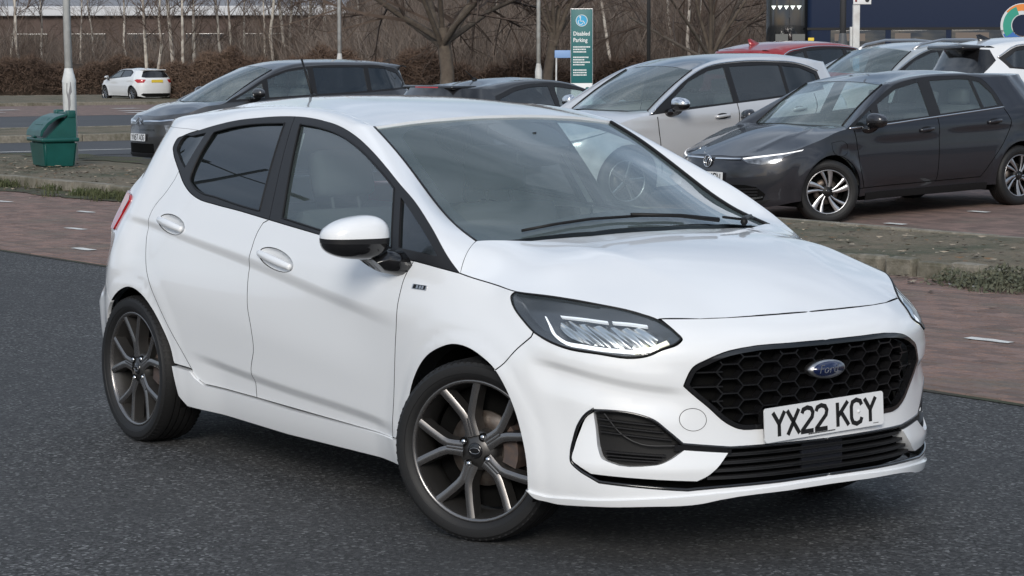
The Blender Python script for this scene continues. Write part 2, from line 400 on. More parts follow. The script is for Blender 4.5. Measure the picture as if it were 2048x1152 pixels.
# ---------------------------------------------------------------- ground
CX,CY=6.4143,-5.1678; FX,FY=math.cos(AZ),math.sin(AZ)
def sst(a,b,t):
    t=min(max((t-a)/(b-a),0),1); return t*t*(3-2*t)
def gz(x,y):
    s=(x-CX)*FX+(y-CY)*FY; z=-.0066*max(0,s-33)
    k=sst(-24,-20,x)*(1-sst(55,70,s)); z=z*(1-k)+k*(-.085*sst(9.0,9.5,y)+.028*min(max(0,y-10.2),12))
    return z
def posmat(name,c1,c2,scale,w,rough,c3=None,s3=1.5,w3=.12,p3=.5,bump=None,cell=None,speck=None,vor=None):
    """ground material on world position: fine noise between c1 and c2, large patches of c3, bump, per-brick tone (cell), pale specks"""
    m=bpy.data.materials.new(name); m.use_nodes=True; n=m.node_tree.nodes; l=m.node_tree.links; b=n['Principled BSDF']; b.inputs['Roughness'].default_value=rough
    g=n.new('ShaderNodeNewGeometry')
    def noise(s,d=5,r=.55):
        a=n.new('ShaderNodeTexNoise'); a.inputs['Scale'].default_value=s; a.inputs['Detail'].default_value=d; a.inputs['Roughness'].default_value=r; l.new(g.outputs['Position'],a.inputs['Vector']); return a.outputs['Fac']
    def ramp(f,p0,p1,a,bb):
        c=n.new('ShaderNodeValToRGB'); c.color_ramp.elements[0].position=max(0,p0); c.color_ramp.elements[1].position=min(1,p1); c.color_ramp.elements[0].color=(*a,1); c.color_ramp.elements[1].color=(*bb,1); l.new(f,c.inputs['Fac']); return c.outputs['Color']
    def mixc(f,a,bb,mode='MIX'):
        x=n.new('ShaderNodeMix'); x.data_type='RGBA'; x.blend_type=mode
        if hasattr(f,'links'): l.new(f,x.inputs['Factor'])
        else: x.inputs['Factor'].default_value=f
        l.new(a,x.inputs['A']); l.new(bb,x.inputs['B']); return x.outputs['Result']
    col=ramp(noise(scale),.5-w,.5+w,c1,c2)
    if vor:
        vo=n.new('ShaderNodeTexVoronoi'); vo.inputs['Scale'].default_value=vor[0]; l.new(g.outputs['Position'],vo.inputs['Vector']); sp=n.new('ShaderNodeSeparateColor'); l.new(vo.outputs['Color'],sp.inputs['Color']); vr=n.new('ShaderNodeValToRGB'); e_=vr.color_ramp.elements; e_[0].position=0; e_[0].color=(.12,.12,.12,1); e_[1].position=1; e_[1].color=(4.2,4.2,4.1,1); m1=e_.new(.55); m1.color=(.8,.8,.8,1); m2=e_.new(.9); m2.color=(1.7,1.7,1.7,1); l.new(sp.outputs[0],vr.inputs['Fac']); col=mixc(1.0,col,vr.outputs['Color'],'MULTIPLY')
    if cell:
        mp=n.new('ShaderNodeMapping'); mp.inputs['Rotation'].default_value=(0,0,-cell[2]); sn=n.new('ShaderNodeVectorMath'); sn.operation='DIVIDE'; sn.inputs[1].default_value=(cell[0],cell[1],100); fl=n.new('ShaderNodeVectorMath'); fl.operation='FLOOR'; wn=n.new('ShaderNodeTexWhiteNoise'); wn.noise_dimensions='2D'
        l.new(g.outputs['Position'],mp.inputs['Vector']); l.new(mp.outputs['Vector'],sn.inputs[0]); l.new(sn.outputs['Vector'],fl.inputs[0]); l.new(fl.outputs['Vector'],wn.inputs['Vector'])
        col=mixc(1.0,col,ramp(wn.outputs['Value'],0,1,(.70,.70,.70),(1.25,1.2,1.18)),'MULTIPLY')
    if c3 is not None: col=mixc(ramp(noise(s3,6,.65),p3-w3,p3+w3,(0,0,0),(1,1,1)),col,ramp(noise(40),.3,.7,tuple(.75*q for q in c3),tuple(1.25*q for q in c3)))
    if speck: col=mixc(ramp(noise(speck[0],2),speck[1],speck[1]+.03,(0,0,0),(1,1,1)),col,ramp(noise(5),0,1,speck[2],speck[2]))
    l.new(col,b.inputs['Base Color'])
    if bump:
        c=n.new('ShaderNodeBump'); c.inputs['Strength'].default_value=bump[1]; c.inputs['Distance'].default_value=bump[2]; l.new(noise(bump[0],4),c.inputs['Height']); l.new(c.outputs['Normal'],b.inputs['Normal'])
    MT[name]=m; return m
M_asph=posmat('asphalt',(.052,.053,.055),(.080,.081,.083),5,.25,.80,(.040,.041,.043),.55,.20,.55,(110,1.0,.014),vor=(85,))
M_road=posmat('road_asphalt',(.045,.047,.052),(.075,.077,.082),20,.3,.8,(.04,.042,.046),.3,.2,.5)
BRA=R(2.3)
M_brick=posmat('block_paving',(.145,.097,.081),(.218,.150,.127),30,.3,.85,(.135,.112,.090),1.1,.10,.60,(120,.5,.003),cell=(.2,.1,BRA),speck=(23,.72,(.2,.17,.15)))
M_joint=posmat('paving_joint',(.028,.022,.018),(.05,.045,.03),20,.2,.95,(.035,.045,.018),1.3,.08,.55)
M_verge=posmat('verge_paving',(.108,.086,.055),(.200,.165,.112),26,.25,.92,(.060,.066,.036),1.0,.09,.55,(60,.9,.012),speck=(11,.70,(.25,.23,.20)))
M_kerb=posmat('kerb_stone',(.15,.135,.105),(.29,.265,.22),18,.25,.9,(.085,.080,.050),2.3,.12,.58,(70,.8,.008))
M_mark=posmat('road_paint',(.60,.60,.57),(.75,.75,.72),40,.3,.7,(.35,.32,.29),9,.12,.62)
M_soil=posmat('moss_soil',(.040,.045,.020),(.075,.085,.030),14,.25,.95,(.06,.05,.035),2,.1,.5,(50,.9,.02))
# the asphalt sheet, graded like the site
def sheet(name,pts,dz,m,n=1,k=None,parent=None):
    """quad a,b,c,d draped on the ground, subdivided n x k"""
    k=k or n; a,b,c,d=[np.array(q,float) for q in pts]; V=[];F=[]
    for i in range(n+1):
        for j in range(k+1):
            u,v=i/n,j/k; p_=(a*(1-u)+b*u)*(1-v)+(d*(1-u)+c*u)*v; V.append((p_[0],p_[1],gz(p_[0],p_[1])+dz))
    for i in range(n):
        for j in range(k): q=i*(k+1)+j; F.append((q,q+k+1,q+k+2,q+1))
    o=meshobj(name,V,F,m,parent,True)
    if o.data.polygons[0].normal.z<0: o.data.flip_normals()
    return o
xs=[-900,-500,-300,-200,-150]+list(np.arange(-120,-24,4.))+list(np.arange(-24,10,1.))+[10,20,60,300]; ys=[-300,-60,-20,0,4]+list(np.arange(8,12,.5))+list(np.arange(12,40,2.))+list(np.arange(40,100,6.))+[100,150,250,600]
V=[(x,y,gz(x,y)) for x in xs for y in ys]; ny=len(ys); F=[(i*ny+j,(i+1)*ny+j,(i+1)*ny+j+1,i*ny+j+1) for i in range(len(xs)-1) for j in range(ny-1)]
V=[(x,y,z-.03 if (y>2.2 and x<1) else z) for x,y,z in V] if False else V
struct(meshobj('ground',V,F,M_asph,None,True))
# paving frame: a runs along the bays' kerb, b across it
BO=np.array([-5.4,6.87]); E1=np.array([math.cos(BRA),math.sin(BRA)]); E2=np.array([-math.sin(BRA),math.cos(BRA)])
def ab(a,b): return BO+E1*a+E2*b
# ---- block paving of the near bays
pv=struct(sheet('block_paving',[ab(-19,-4.15),ab(14,-4.15),ab(14,0),ab(-19,0)],.004,M_joint,40,8))
random.seed(3)
bw,bh,g_=.2,.1,.006; cam2=np.array([CX,CY]); near=[];far=MB()
dash={(round(d_[0]*5),round(d_[1]*10)) for d_ in ()}
me=bpy.data.meshes.new('brick'); c_=.006; hx,hy=bw/2-g_/2,bh/2-g_/2
bv=[(-hx,-hy,0),(hx,-hy,0),(hx,hy,0),(-hx,hy,0),(-hx+c_,-hy+c_,.008),(hx-c_,-hy+c_,.008),(hx-c_,hy-c_,.008),(-hx+c_,hy-c_,.008)]; bf=[(4,5,6,7),(0,1,5,4),(1,2,6,5),(2,3,7,6),(3,0,4,7)]
me.from_pydata(bv,[],bf); me.materials.append(M_brick)
cells=[]
for j in range(41):
    for i in range(-95,70):
        a=(i+(.5 if j%2 else 0))*bw; b=-.05-j*bh
        if not -18.9<a<13.5: continue
        p_=ab(a,b); d=p_-cam2; s=d@np.array([FX,FY]); r_=d@np.array([-FY,FX])*-1
        if s<3: continue
        px=1024+FPX*r_/s
        cells.append((s,px,a,b))
cells.sort()
pick=[c for c in cells if 1700<c[1]<2060][:300]; ps=set(map(id,pick))
for c in cells:
    p_=ab(c[2],c[3]); z=gz(*p_)+.002+random.uniform(-.0015,.002); rz=BRA+random.uniform(-.012,.012); tx=random.uniform(-.012,.012)
    if id(c) in ps:
        o=bpy.data.objects.new('brick',me); link(o,pv); o.location=(p_[0],p_[1],z); o.rotation_euler=(tx,0,rz)
    else:
        M=Matrix.Translation((p_[0],p_[1],z))@Matrix.Rotation(rz,4,'Z')@Matrix.Rotation(tx,4,'X'); far.add([M@Vector(v) for v in bv],bf)
o=far.build('brick_field',M_brick,pv,False,False); o['kind']='stuff'
# white marker blocks
for (x,y) in ((-19.95,6.09),(-17.74,6.07),(-17.64,4.98),(-15.56,4.99),(-13.51,3.94),(-11.4,3.04),(-2.7,4.54),(-4.95,6.68)):
    M=Matrix.Translation((x,y,gz(x,y)+.0145))@Matrix.Rotation(BRA+random.uniform(-.05,.05),4,'Z'); n=14; V=[]
    for k in range(n):
        t=k/n*4; q=int(t); f=t-q; e=[(-.15,-.045),(.15,-.045),(.15,.045),(-.15,.045)]; a_,b_=e[q],e[(q+1)%4]; V.append(tuple(M@Vector((a_[0]+(b_[0]-a_[0])*f+random.uniform(-.012,.012),a_[1]+(b_[1]-a_[1])*f+random.uniform(-.008,.008),0))))
    meshobj('bay_marking',V,[tuple(range(n))],M_mark,pv,False)
# ---- kerb and verge
vg=struct(sheet('verge',[ab(-22.5,.12),ab(14,.12),ab(14,2.2),ab(-22.5,2.2)],.115,M_verge,70,6)); 
vv=vg.data
for v in vv.vertices: v.co.z+=.012*math.sin(v.co.x*1.9+v.co.y*2.2)
vg2=struct(sheet('footway',[ab(-22.5,.12),ab(-22.5,3.1),ab(-10.5,3.1),ab(-10.5,2.2)],.110,M_verge,14,10))
kb=thing('kerb','worn concrete kerb with open joints between the block paving and the mossy verge','kerb',(0,0,0))
random.seed(5)
a=-22.5
while a<13.5:
    short=a>-5; L_=(.31 if short else .905)+random.uniform(-.01,.01); p_=ab(a+L_/2,.06); mb=MB(); mb.bbox(-L_/2+(random.uniform(.022,.042) if short else random.uniform(.008,.03)),L_/2-.01,-.065,.062,-.02,.128+random.uniform(-.006,.010),.026 if short else .018); o=mb.build('kerb_stone',M_kerb,kb,False)
    for v in o.data.vertices: v.co.y+=random.uniform(-.006,.006); v.co.z+=random.uniform(-.004,.004)
    o.location=(p_[0],p_[1],gz(*p_)); o.rotation_euler=(random.uniform(-.03,.03),0,BRA+random.uniform(-.012,.012)); a+=L_+random.uniform(.0,.012)
# ---- bays beyond the verge
by=struct(sheet('far_bay_paving',[ab(-10.5,2.2),ab(20,2.2),ab(20,13),ab(-10.5,13)],.006,M_brick,40,16))
for (x,y) in ((-10.0,10.98),(-10.3,12.45),(-9.8,9.7),(-7.2,11.0),(-7.3,12.3)):
    V=[(x+dx,y+dy,gz(x+dx,y+dy)+.016) for dx,dy in ((-.13,-.05),(.13,-.045),(.125,.05),(-.13,.045))]; meshobj('bay_marking',V,[(0,1,2,3)],M_mark,by,False)
ek=thing('kerb_edging','flush concrete edging along the far side of the mossy verge','kerb',(0,0,0))
a=-10.4
while a<13.5:
    p_=ab(a+.45,2.25); mb=MB(); mb.bbox(-.445,.445,-.05,.05,-.02,.13,.012); o=mb.build('kerb_stone',M_kerb,ek,False); o.location=(p_[0],p_[1],min(0,gz(*p_))+.0); o.rotation_euler=(0,0,BRA); a+=.9
# ---- roads and islands far left
rd=struct(sheet('road',[(-35,-30),(-28.5,-30),(-28.5,60),(-35,60)],.006,M_road,6,40))
m_=struct(sheet('road_marking',[(-30.6,2),(-30.45,2),(-30.45,13.0),(-30.6,13.0)],.011,M_mark,1,8))
def long_kerb(label,x0,x1,y0,y1,h=.12):
    t=thing('traffic_island',label,'kerb',(0,0,0)); y=y0
    while y<y1:
        for xa,xb in ((x0,x0+.15),(x1-.15,x1)): mb=MB(); mb.bbox(xa,xb,y+.005,y+1.995,gz(xa,y)-.05,gz(xa,y)+h,.02); mb.build('kerb_stone',M_kerb,t,False)
        y+=2
    o=sheet('island_top',[(x0+.15,y0),(x1-.15,y0),(x1-.15,y1),(x0+.15,y1)],h-.012,M_verge,2,24,t); return t
long_kerb('low concrete island between the two far carriageways',-40.6,-35.1,-6,46,.14)
r2=struct(sheet('far_road',[(-57,-30),(-40.7,-30),(-40.7,80),(-57,80)],.006,M_road,8,50))
b2=struct(sheet('far_paving',[(-74,-30),(-57,-30),(-57,80),(-74,80)],.010,M_brick,8,50))
random.seed(9)
for (x,y) in ((-66.3,30.0),(-62.0,28.2),(-59.2,27.1),(-64.6,33.0),(-60.8,31.5),(-58.4,30.0),(-66.0,25.5),(-62.5,23.5)):
    V=[(x+dx,y+dy,gz(x,y)+.03) for dx,dy in ((-.8,-.42),(.8,.28),(.8,.48),(-.8,-.22))]; V=[(x+dx,y+dy,gz(x+dx,y+dy)+.03) for dx,dy in ((-.35,-.45),(.35,-.45),(.35,.45),(-.35,.45))]; meshobj('bay_marking',V,[(0,1,2,3)],M_mark,b2,False)
long_kerb('grassy island in front of the thicket where the small white hatchback stands',-95,-74,-6,70,.13)
r3=struct(sheet('service_road',[(-103,-30),(-95,-30),(-95,90),(-103,90)],.012,M_road,4,40))
# ---- weeds
M_weed=mat('weed_green',(.042,.058,.018),.85,noise=(6,.2,(.085,.090,.040)))
M_weed2=mat('weed_dull',(.075,.085,.055),.85,noise=(6,.2,(.13,.13,.09)))
def blades(mb,c,n,h,spread,w=.006,rad=None):
    for k in range(n):
        a=random.uniform(0,6.283); r_=spread*math.sqrt(random.random()); x,y=c[0]+r_*math.cos(a),c[1]+r_*math.sin(a); hh=h*random.uniform(.4,1.1); t=random.uniform(0,6.283); lean=random.uniform(.1,.7)*hh
        d=(math.cos(t),math.sin(t)); e=(-d[1]*w,d[0]*w); z=c[2]
        P=[(x-e[0],y-e[1],z),(x+e[0],y+e[1],z),(x+d[0]*lean*.4+e[0]*.8,y+d[1]*lean*.4+e[1]*.8,z+hh*.6),(x+d[0]*lean*.4-e[0]*.8,y+d[1]*lean*.4-e[1]*.8,z+hh*.6),(x+d[0]*lean,y+d[1]*lean,z+hh)]
        mb.add(P,[(0,1,2,3),(3,2,4)])
def leafy(mb,c,n,rad,h,s=.012):
    for k in range(n):
        a=random.uniform(0,6.283); r_=rad*math.sqrt(random.random()); z=random.random(); x,y=c[0]+r_*math.cos(a)*(1-.4*z)*1.5,c[1]+r_*math.sin(a)*(1-.4*z); zz=c[2]+h*z*(1-(r_/rad)**2*.6)
        q=Vector((random.gauss(0,1),random.gauss(0,1),random.gauss(0,1))).normalized(); w=q.cross(Vector((random.gauss(0,1),random.gauss(0,1),random.gauss(0,1)))).normalized(); s_=s*random.uniform(.5,1.5); p0=Vector((x,y,zz))
        mb.add([p0-q*s_,p0+w*s_*.5,p0+q*s_*1.3,p0-w*s_*.5],[(0,1,2,3)])
random.seed(11)
mb=MB(); p_=ab(.78,-.16); leafy(mb,(p_[0],p_[1],.01),1300,.32,.17,.016); leafy(mb,(p_[0]-.45,p_[1]-.03,.01),420,.20,.12,.014); blades(mb,(p_[0],p_[1],.01),90,.15,.34)
tag(mb.build('weed_clump',M_weed2,None,False,False),'grey-green leafy weed clump growing against the worn kerb','plant')
mb=MB()
for k in range(420):
    a=random.uniform(-19,-10.6)+random.gauss(0,.3); b=-abs(random.gauss(0,.22))-.02; 
    if random.random()<.55+.4*math.sin(a*1.7)+.2*math.sin(a*5.1): continue
    p_=ab(a,b); blades(mb,(p_[0],p_[1],.01),14,.10,.10,.006); 
    if random.random()<.25: leafy(mb,(p_[0],p_[1],.01),22,.10,.09,.018)
tag(mb.build('kerbside_grass',M_weed,None,False,False),'green grass and moss along the kerb foot beside the bays','grass',kind='stuff')
sl_=sheet('moss_strip',[ab(-19,-.75),ab(-10.4,-.50),ab(-10.4,0),ab(-19,0)],.0185,M_soil,30,3); tag(sl_,'strip of moss and soil along the kerb foot','moss',kind='stuff')
for v in sl_.data.vertices: v.co.y+=random.uniform(-.09,.09)
mb=MB()
for k in range(260):
    a=random.uniform(-9,8); b=-abs(random.gauss(0,.10))-.01; p_=ab(a,b)
    if math.sin(a*2.3)+math.sin(a*.9)<.1: continue
    blades(mb,(p_[0],p_[1],.008),6,.05,.06,.004)
tag(mb.build('joint_moss',M_weed,None,False,False),'low moss and grass blades in the gap under the worn kerb','moss',kind='stuff')

ms=sheet('footway_moss',[(-27.2,8.9),(-20.2,9.2),(-20.2,10.0),(-27.2,9.9)],.117,M_soil,20,3); tag(ms,'mossy grass strip behind the green grit bin','moss',kind='stuff')
for v in ms.data.vertices: v.co.y+=random.uniform(-.2,.2)

# leaf litter
random.seed(17); mb=MB()
for k in range(2600):
    a=random.uniform(-8,9) if k%2 else random.uniform(-20,-9); b=random.uniform(.15,2.1) if random.random()<.8 else -abs(random.gauss(0,.35)); p_=ab(a,b); z=(.128 if b>0 else .016)+random.uniform(0,.006); t=random.uniform(0,6.28); w=random.uniform(.008,.024); l_=w*random.uniform(1.2,2.4); c_,s_=math.cos(t),math.sin(t); q=random.uniform(0,.012)
    mb.add([(p_[0]-c_*l_,p_[1]-s_*l_,z+q),(p_[0]+s_*w,p_[1]-c_*w,z),(p_[0]+c_*l_,p_[1]+s_*l_,z+q),(p_[0]-s_*w,p_[1]+c_*w,z+q)],[(0,1,2,3)],k%3)
tag(mb.build('leaf_litter',[mat('leaf_brown',(.16,.10,.055),.9),mat('leaf_pale',(.34,.28,.21),.9),mat('leaf_dark',(.06,.045,.03),.9)],None,False,False),'scattered dead leaves and chips on the verge and paving','litter',kind='stuff')

# ---------------------------------------------------------------- shared materials
M_tyre=mat('tyre_rubber',(.0085,.0085,.009),.62,bump=(60,.25,.002))
M_black=mat('black_plastic',(.007,.007,.0075),.5,spec=.3)
M_gloss=mat('gloss_black',(.008,.008,.009),.12,coat=.6)
M_dark=mat('dark_void',(.004,.004,.004),.9,spec=.1)
M_chrome=mat('chrome',(.75,.76,.78),.12,1)
M_alu=mat('satin_alloy',(.52,.52,.53),.32,1)
M_trim=mat('dark_grey_trim',(.013,.013,.0145),.45,spec=.35)
M_cloth=mat('seat_cloth',(.085,.086,.088),.9)
M_dash=mat('dashboard_plastic',(.085,.086,.088),.7)
M_lightgrey=mat('pale_trim',(.42,.46,.44),.6)
M_plate=mat('plate_white',(.74,.75,.76),.35)
M_platey=mat('plate_yellow',(.75,.55,.06),.35)
M_ink=mat('plate_ink',(.01,.01,.01),.4)
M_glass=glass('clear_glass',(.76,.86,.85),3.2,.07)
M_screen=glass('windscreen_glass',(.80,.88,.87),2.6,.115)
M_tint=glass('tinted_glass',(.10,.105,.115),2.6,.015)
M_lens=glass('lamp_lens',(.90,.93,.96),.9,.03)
M_red=mat('red_lens',(.42,.012,.015),.12,coat=.8)
M_disc=mat('brake_disc',(.20,.18,.165),.45,.8,noise=(30,.2,(.10,.075,.06)))
M_rust=mat('caliper',(.11,.075,.06),.7,noise=(40,.2,(.06,.05,.05)))
# ---------------------------------------------------------------- plate lettering: monoline strokes on a 50 x 79 mm cell
ST={'Y':[[(0,79),(25,40),(50,79)],[(25,40),(25,0)]],'X':[[(0,0),(50,79)],[(0,79),(50,0)]],
'2':[[(2,62),(8,74),(25,79),(42,74),(49,61),(45,46),(2,7),(2,2),(50,2)]],'K':[[(2,0),(2,79)],[(48,79),(4,34)],[(18,46),(50,0)]],
'C':[[(48,60),(42,73),(25,79),(8,73),(2,58),(2,21),(8,6),(25,0),(42,6),(48,19)]],'S':[[(47,63),(40,75),(25,79),(9,75),(3,61),(10,48),(40,33),(48,19),(41,5),(25,0),(9,4),(2,17)]],
'N':[[(2,0),(2,79),(48,0),(48,79)]],'M':[[(2,0),(2,79),(25,40),(48,79),(48,0)]],'6':[[(45,66),(36,78),(22,78),(6,66),(2,40),(3,16),(12,2),(25,0),(40,3),(48,16),(47,32),(38,43),(25,45),(10,42),(3,30)]],
'7':[[(0,77),(48,77),(18,0)]],'A':[[(0,0),(25,79),(50,0)],[(9,26),(41,26)]],'O':[[(25,79),(8,73),(2,58),(2,21),(8,6),(25,0),(42,6),(48,21),(48,58),(42,73),(25,79)]],
'1':[[(16,66),(27,79),(27,0)]],'G':[[(48,60),(42,73),(25,79),(8,73),(2,58),(2,21),(8,6),(25,0),(42,6),(48,19),(48,36),(28,36)]],'P':[[(2,0),(2,79),(30,79),(46,70),(47,52),(38,42),(2,38)]],
'V':[[(0,79),(25,0),(50,79)]],'L':[[(3,79),(3,2),(46,2)]],'D':[[(2,0),(2,79),(26,79),(44,68),(48,50),(48,28),(44,11),(26,0),(2,0)]],'T':[[(0,78),(50,78)],[(25,78),(25,0)]]}
def plate(parent,txt,M,w=.52,h=.111,yellow=False,chars=True):
    """number plate in its own x(right) y(up) z(out) frame, placed by matrix M"""
    r=.010; P=[]
    for cx,cy,a0 in ((w/2-r,h/2-r,0),(-w/2+r,h/2-r,90),(-w/2+r,-h/2+r,180),(w/2-r,-h/2+r,270)):
        for k in range(5): a=R(a0+k*22.5); P.append((cx+r*math.cos(a),cy+r*math.sin(a)))
    n=len(P); V=[M@Vector((x,y,0)) for x,y in P]+[M@Vector((x,y,.004)) for x,y in P]
    F=[tuple(range(n,2*n)),tuple(range(n))[::-1]]+[(i,(i+1)%n,n+(i+1)%n,n+i) for i in range(n)]
    o=meshobj('number_plate',V,F,M_platey if yellow else M_plate,parent,False)
    if chars:
        adv=.061; tot=adv*7+.033-.011; x=-tot/2; tw=.0073
        for c in txt:
            if c==' ': x+=.033; continue
            mb=MB()
            for st in ST[c]:
                q=[Vector((x+a/1000,(b-39.5)/1000,0)) for a,b in st]; k=len(q); ol=[];orr=[]
                for i in range(k):
                    d0=(q[i]-q[i-1]).normalized() if i else None; d1=(q[i+1]-q[i]).normalized() if i<k-1 else None
                    d=((d0 or d1)+(d1 or d0)).normalized(); nn=Vector((-d.y,d.x,0)); c_=max(.45,nn.dot(Vector((-(d1 or d0).y,(d1 or d0).x,0))))
                    ol.append(q[i]+nn*tw/c_); orr.append(q[i]-nn*tw/c_)
                V=[M@(v+Vector((0,0,.0048))) for v in ol+orr]; mb.add(V,[(i,k+i,k+i+1,i+1) for i in range(k-1)])
            mb.build('plate_character',M_ink,o,False,False); x+=adv
    return o
# ---------------------------------------------------------------- wheels
def wheel(parent,c,side,style,Rt=.308,Rr=.2205,wd=.205,steer=0,spin=0,m_face=None,m_pocket=None,full=True):
    """side=-1: outer face towards -y.  Built facing -y then turned."""
    wb=MB(); h=wd/2
    wb.rev([(Rr-.012,-h*.78),(Rr-.022,-h*.5),(Rr-.03,0),(Rr-.02,h*.7),(Rr-.004,h*.8)],40)
    root=wb.build('wheel',m_pocket or M_alu,parent)
    t=MB(); s=Rt-Rr
    prof=[(Rr-.004,-h*.80),(Rr+s*.08,-h*.90),(Rr+s*.22,-h*.95),(Rr+s*.30,-h*.965),(Rr+s*.32,-h*.985),(Rr+s*.5,-h*1.0),(Rr+s*.7,-h*.985),(Rr+s*.73,-h*.96),(Rr+s*.88,-h*.90),(Rt-.006,-h*.80),(Rt-.001,-h*.70)]
    for g in (-.42,-.14,.14,.42):
        prof+=[(Rt,h*(g-.035)),(Rt-.007,h*(g-.03)),(Rt-.007,h*(g+.03)),(Rt,h*(g+.035))]
    prof+=[(Rt-.001,h*.70),(Rt-.006,h*.8),(Rr+s*.7,h*.985),(Rr+s*.4,h),(Rr+s*.1,h*.9),(Rr-.004,h*.8)]
    t.rev(prof,64); ty=t.build('tyre',M_tyre,root); autosmooth(ty,40)
    if full:   # shoulder blocks
        b=MB(); nb=72
        for i in range(nb):
            a=2*math.pi*i/nb; ca,sa=math.cos(a),math.sin(a)
            for sgn in (-1,1):
                P=[]
                for dr,hh,da in ((Rt-.0035,.66,-.012),(Rt-.0035,.66,.012),(Rt-.0125,.93,.012),(Rt-.0125,.93,-.012)):
                    aa=a+da+.3*(hh-.66)*.1; P.append(((dr+.004)*math.cos(aa),sgn*h*hh,(dr+.004)*math.sin(aa)))
                for dr,hh,da in ((Rt-.012,.66,-.012),(Rt-.012,.66,.012),(Rt-.022,.93,.012),(Rt-.022,.93,-.012)):
                    aa=a+da+.3*(hh-.66)*.1; P.append((dr*math.cos(aa),sgn*h*hh,dr*math.sin(aa)))
                b.add(P,[(0,1,2,3),(0,4,5,1),(1,5,6,2),(2,6,7,3),(3,7,4,0)])
        b.build('tread_block',M_tyre,root,False)['kind']='stuff'
    lip=MB(); lip.rev([(Rr-.004,-h*.80),(Rr,-h*.835),(Rr-.004,-h*.86),(Rr-.010,-h*.85),(Rr-.014,-h*.80),(Rr-.016,-h*.7)],64); lip.build('rim_lip',m_face or M_alu,root)
    yo=-h*.86
    def face(r): return yo+.004+.020*max(0,1-(r/Rr))**1.0*0+.012*(1-(r/Rr)**2)   # slight dish
    sp=MB()
    def blade(pts,ws,dep,mi=0,side=1):
        """raised spoke along (r,angle) points with half widths ws: crowned top face and dark flanks"""
        k=len(pts); V=[]
        for i,(r,a) in enumerate(pts):
            p=Vector((r*math.cos(a),0,r*math.sin(a))); 
            q=[Vector((pts[j][0]*math.cos(pts[j][1]),0,pts[j][0]*math.sin(pts[j][1]))) for j in (max(i-1,0),min(i+1,k-1))]
            d=(q[1]-q[0]).normalized(); nn=Vector((-d.z,0,d.x)); w=ws[i]; y=face(r)
            for o_,dy in ((-1.25,dep),(-1,.004),(-.45,0),(0,-.001),(.45,0),(1,.004),(1.25,dep)): V.append((p.x+nn.x*w*o_,y+dy,p.z+nn.z*w*o_))
        F=[];MI=[]
        for i in range(k-1):
            for j in range(6): sp.add([],[]) ; F.append((i*7+j,i*7+j+1,i*7+8+j,i*7+7+j)); MI.append(1 if j in (0,5) else mi)
        kk=len(sp.V); sp.V+=V; sp.F+=[tuple(x+kk for x in f) for f in F]; sp.M+=MI
    A0=spin
    if style=='y5':
        for i in range(5):
            a=A0+i*2*math.pi/5
            for s_ in (-1,1):
                blade([(.050,a+s_*.24),(.085,a+s_*.125),(.112,a+s_*.105),(.135,a+s_*.150),(.185,a+s_*.245),(.222,a+s_*.295),(Rr-.005,a+s_*.305)],[.0160,.0145,.0145,.0142,.0138,.0142,.0165],.048)
            blade([(.05,a),(.112,a)],[.014,.010],.03,0)
    elif style=='blade10':      # turbine of paired bright blades
        for i in range(5):
            a=A0+i*2*math.pi/5
            for j,(o_,w0) in enumerate(((0,.017),(.42,.011))):
                blade([(.05,a+o_-.10),(.10,a+o_-.02),(.16,a+o_+.08),(Rr-.006,a+o_+.15)],[w0*.6,w0*.9,w0*1.25,w0*1.6],.03)
    elif style=='five':
        for i in range(5):
            a=A0+i*2*math.pi/5
            blade([(.04,a),(.10,a),(.16,a),(Rr-.005,a)],[.028,.022,.02,.026],.03)
    elif style=='ten':
        for i in range(10):
            a=A0+i*2*math.pi/10
            blade([(.04,a),(.10,a),(.16,a),(Rr-.005,a)],[.016,.012,.011,.014],.03)
    s_=sp.build('spokes',[m_face or M_alu,m_pocket or M_alu],root,True,False); autosmooth(s_,28)
    hb=MB(); hb.rev([(.0,face(0)-.001),(.030,face(0)-.001),(.034,face(0)+.002),(.066,face(.06)+.006),(.072,face(.06)+.03),(.072,face(.06)+.06)],32); hb.build('wheel_hub',m_pocket or M_alu,root)
    cp=MB(); cp.rev([(0,face(0)-.006),(.022,face(0)-.006),(.027,face(0)-.003),(.028,face(0)+.004)],24); cap=cp.build('centre_cap',M_gloss,root)
    if full:
        rg=MB(); P=[(.019*math.cos(t),face(0)-.0068,.010*math.sin(t)) for t in np.linspace(0,2*math.pi,24,False)]; rg.tube(P,.0012,5,closed=True); rg.build('cap_emblem',M_alu,root)
        for i in range(4):
            a=A0+R(45)+i*math.pi/2; bt=MB(); c0=(.054*math.cos(a),face(.054),.054*math.sin(a))
            bt.rev([(0,-.004),(.006,-.003),(.0095,0),(.0105,.012)],12,c=c0); bt.rev([(.0105,.004),(.0145,-.001),(.0155,.008)],12,c=c0,mi=1); bt.build('wheel_bolt',[M_chrome,M_dark],root)
    ds=MB(); ds.rev([(.05,.0),(.075,-.004),(.128,-.004),(.128,.012),(.06,.012)],40,c=(0,-.01,0)); ds.build('brake_disc',M_disc,root)
    if full:
        cl=MB()
        a0=R(10)
        V=[]
        for a in np.linspace(-.55,.55,7):
            for r_ in (.095,.148):
                for y in (-.045,.035): V.append((r_*math.cos(a+a0),y,r_*math.sin(a+a0)))
        F=[]
        for i in range(6):
            b_=i*4
            for q in ((0,1,5,4),(1,3,7,5),(3,2,6,7),(2,0,4,6)): F.append(tuple(b_+z for z in q))
        F+=[(0,2,3,1),(24,25,27,26)]
        cl.add(V,F); cl.build('brake_caliper',M_rust,root,False)
    bk=MB(); bk.rev([(0,.03),(Rr-.035,.03)],32); bk.build('wheel_back',M_dark,root)
    root.location=c; root.rotation_euler=(0,0,steer+(0 if side<0 else math.pi))
    return root
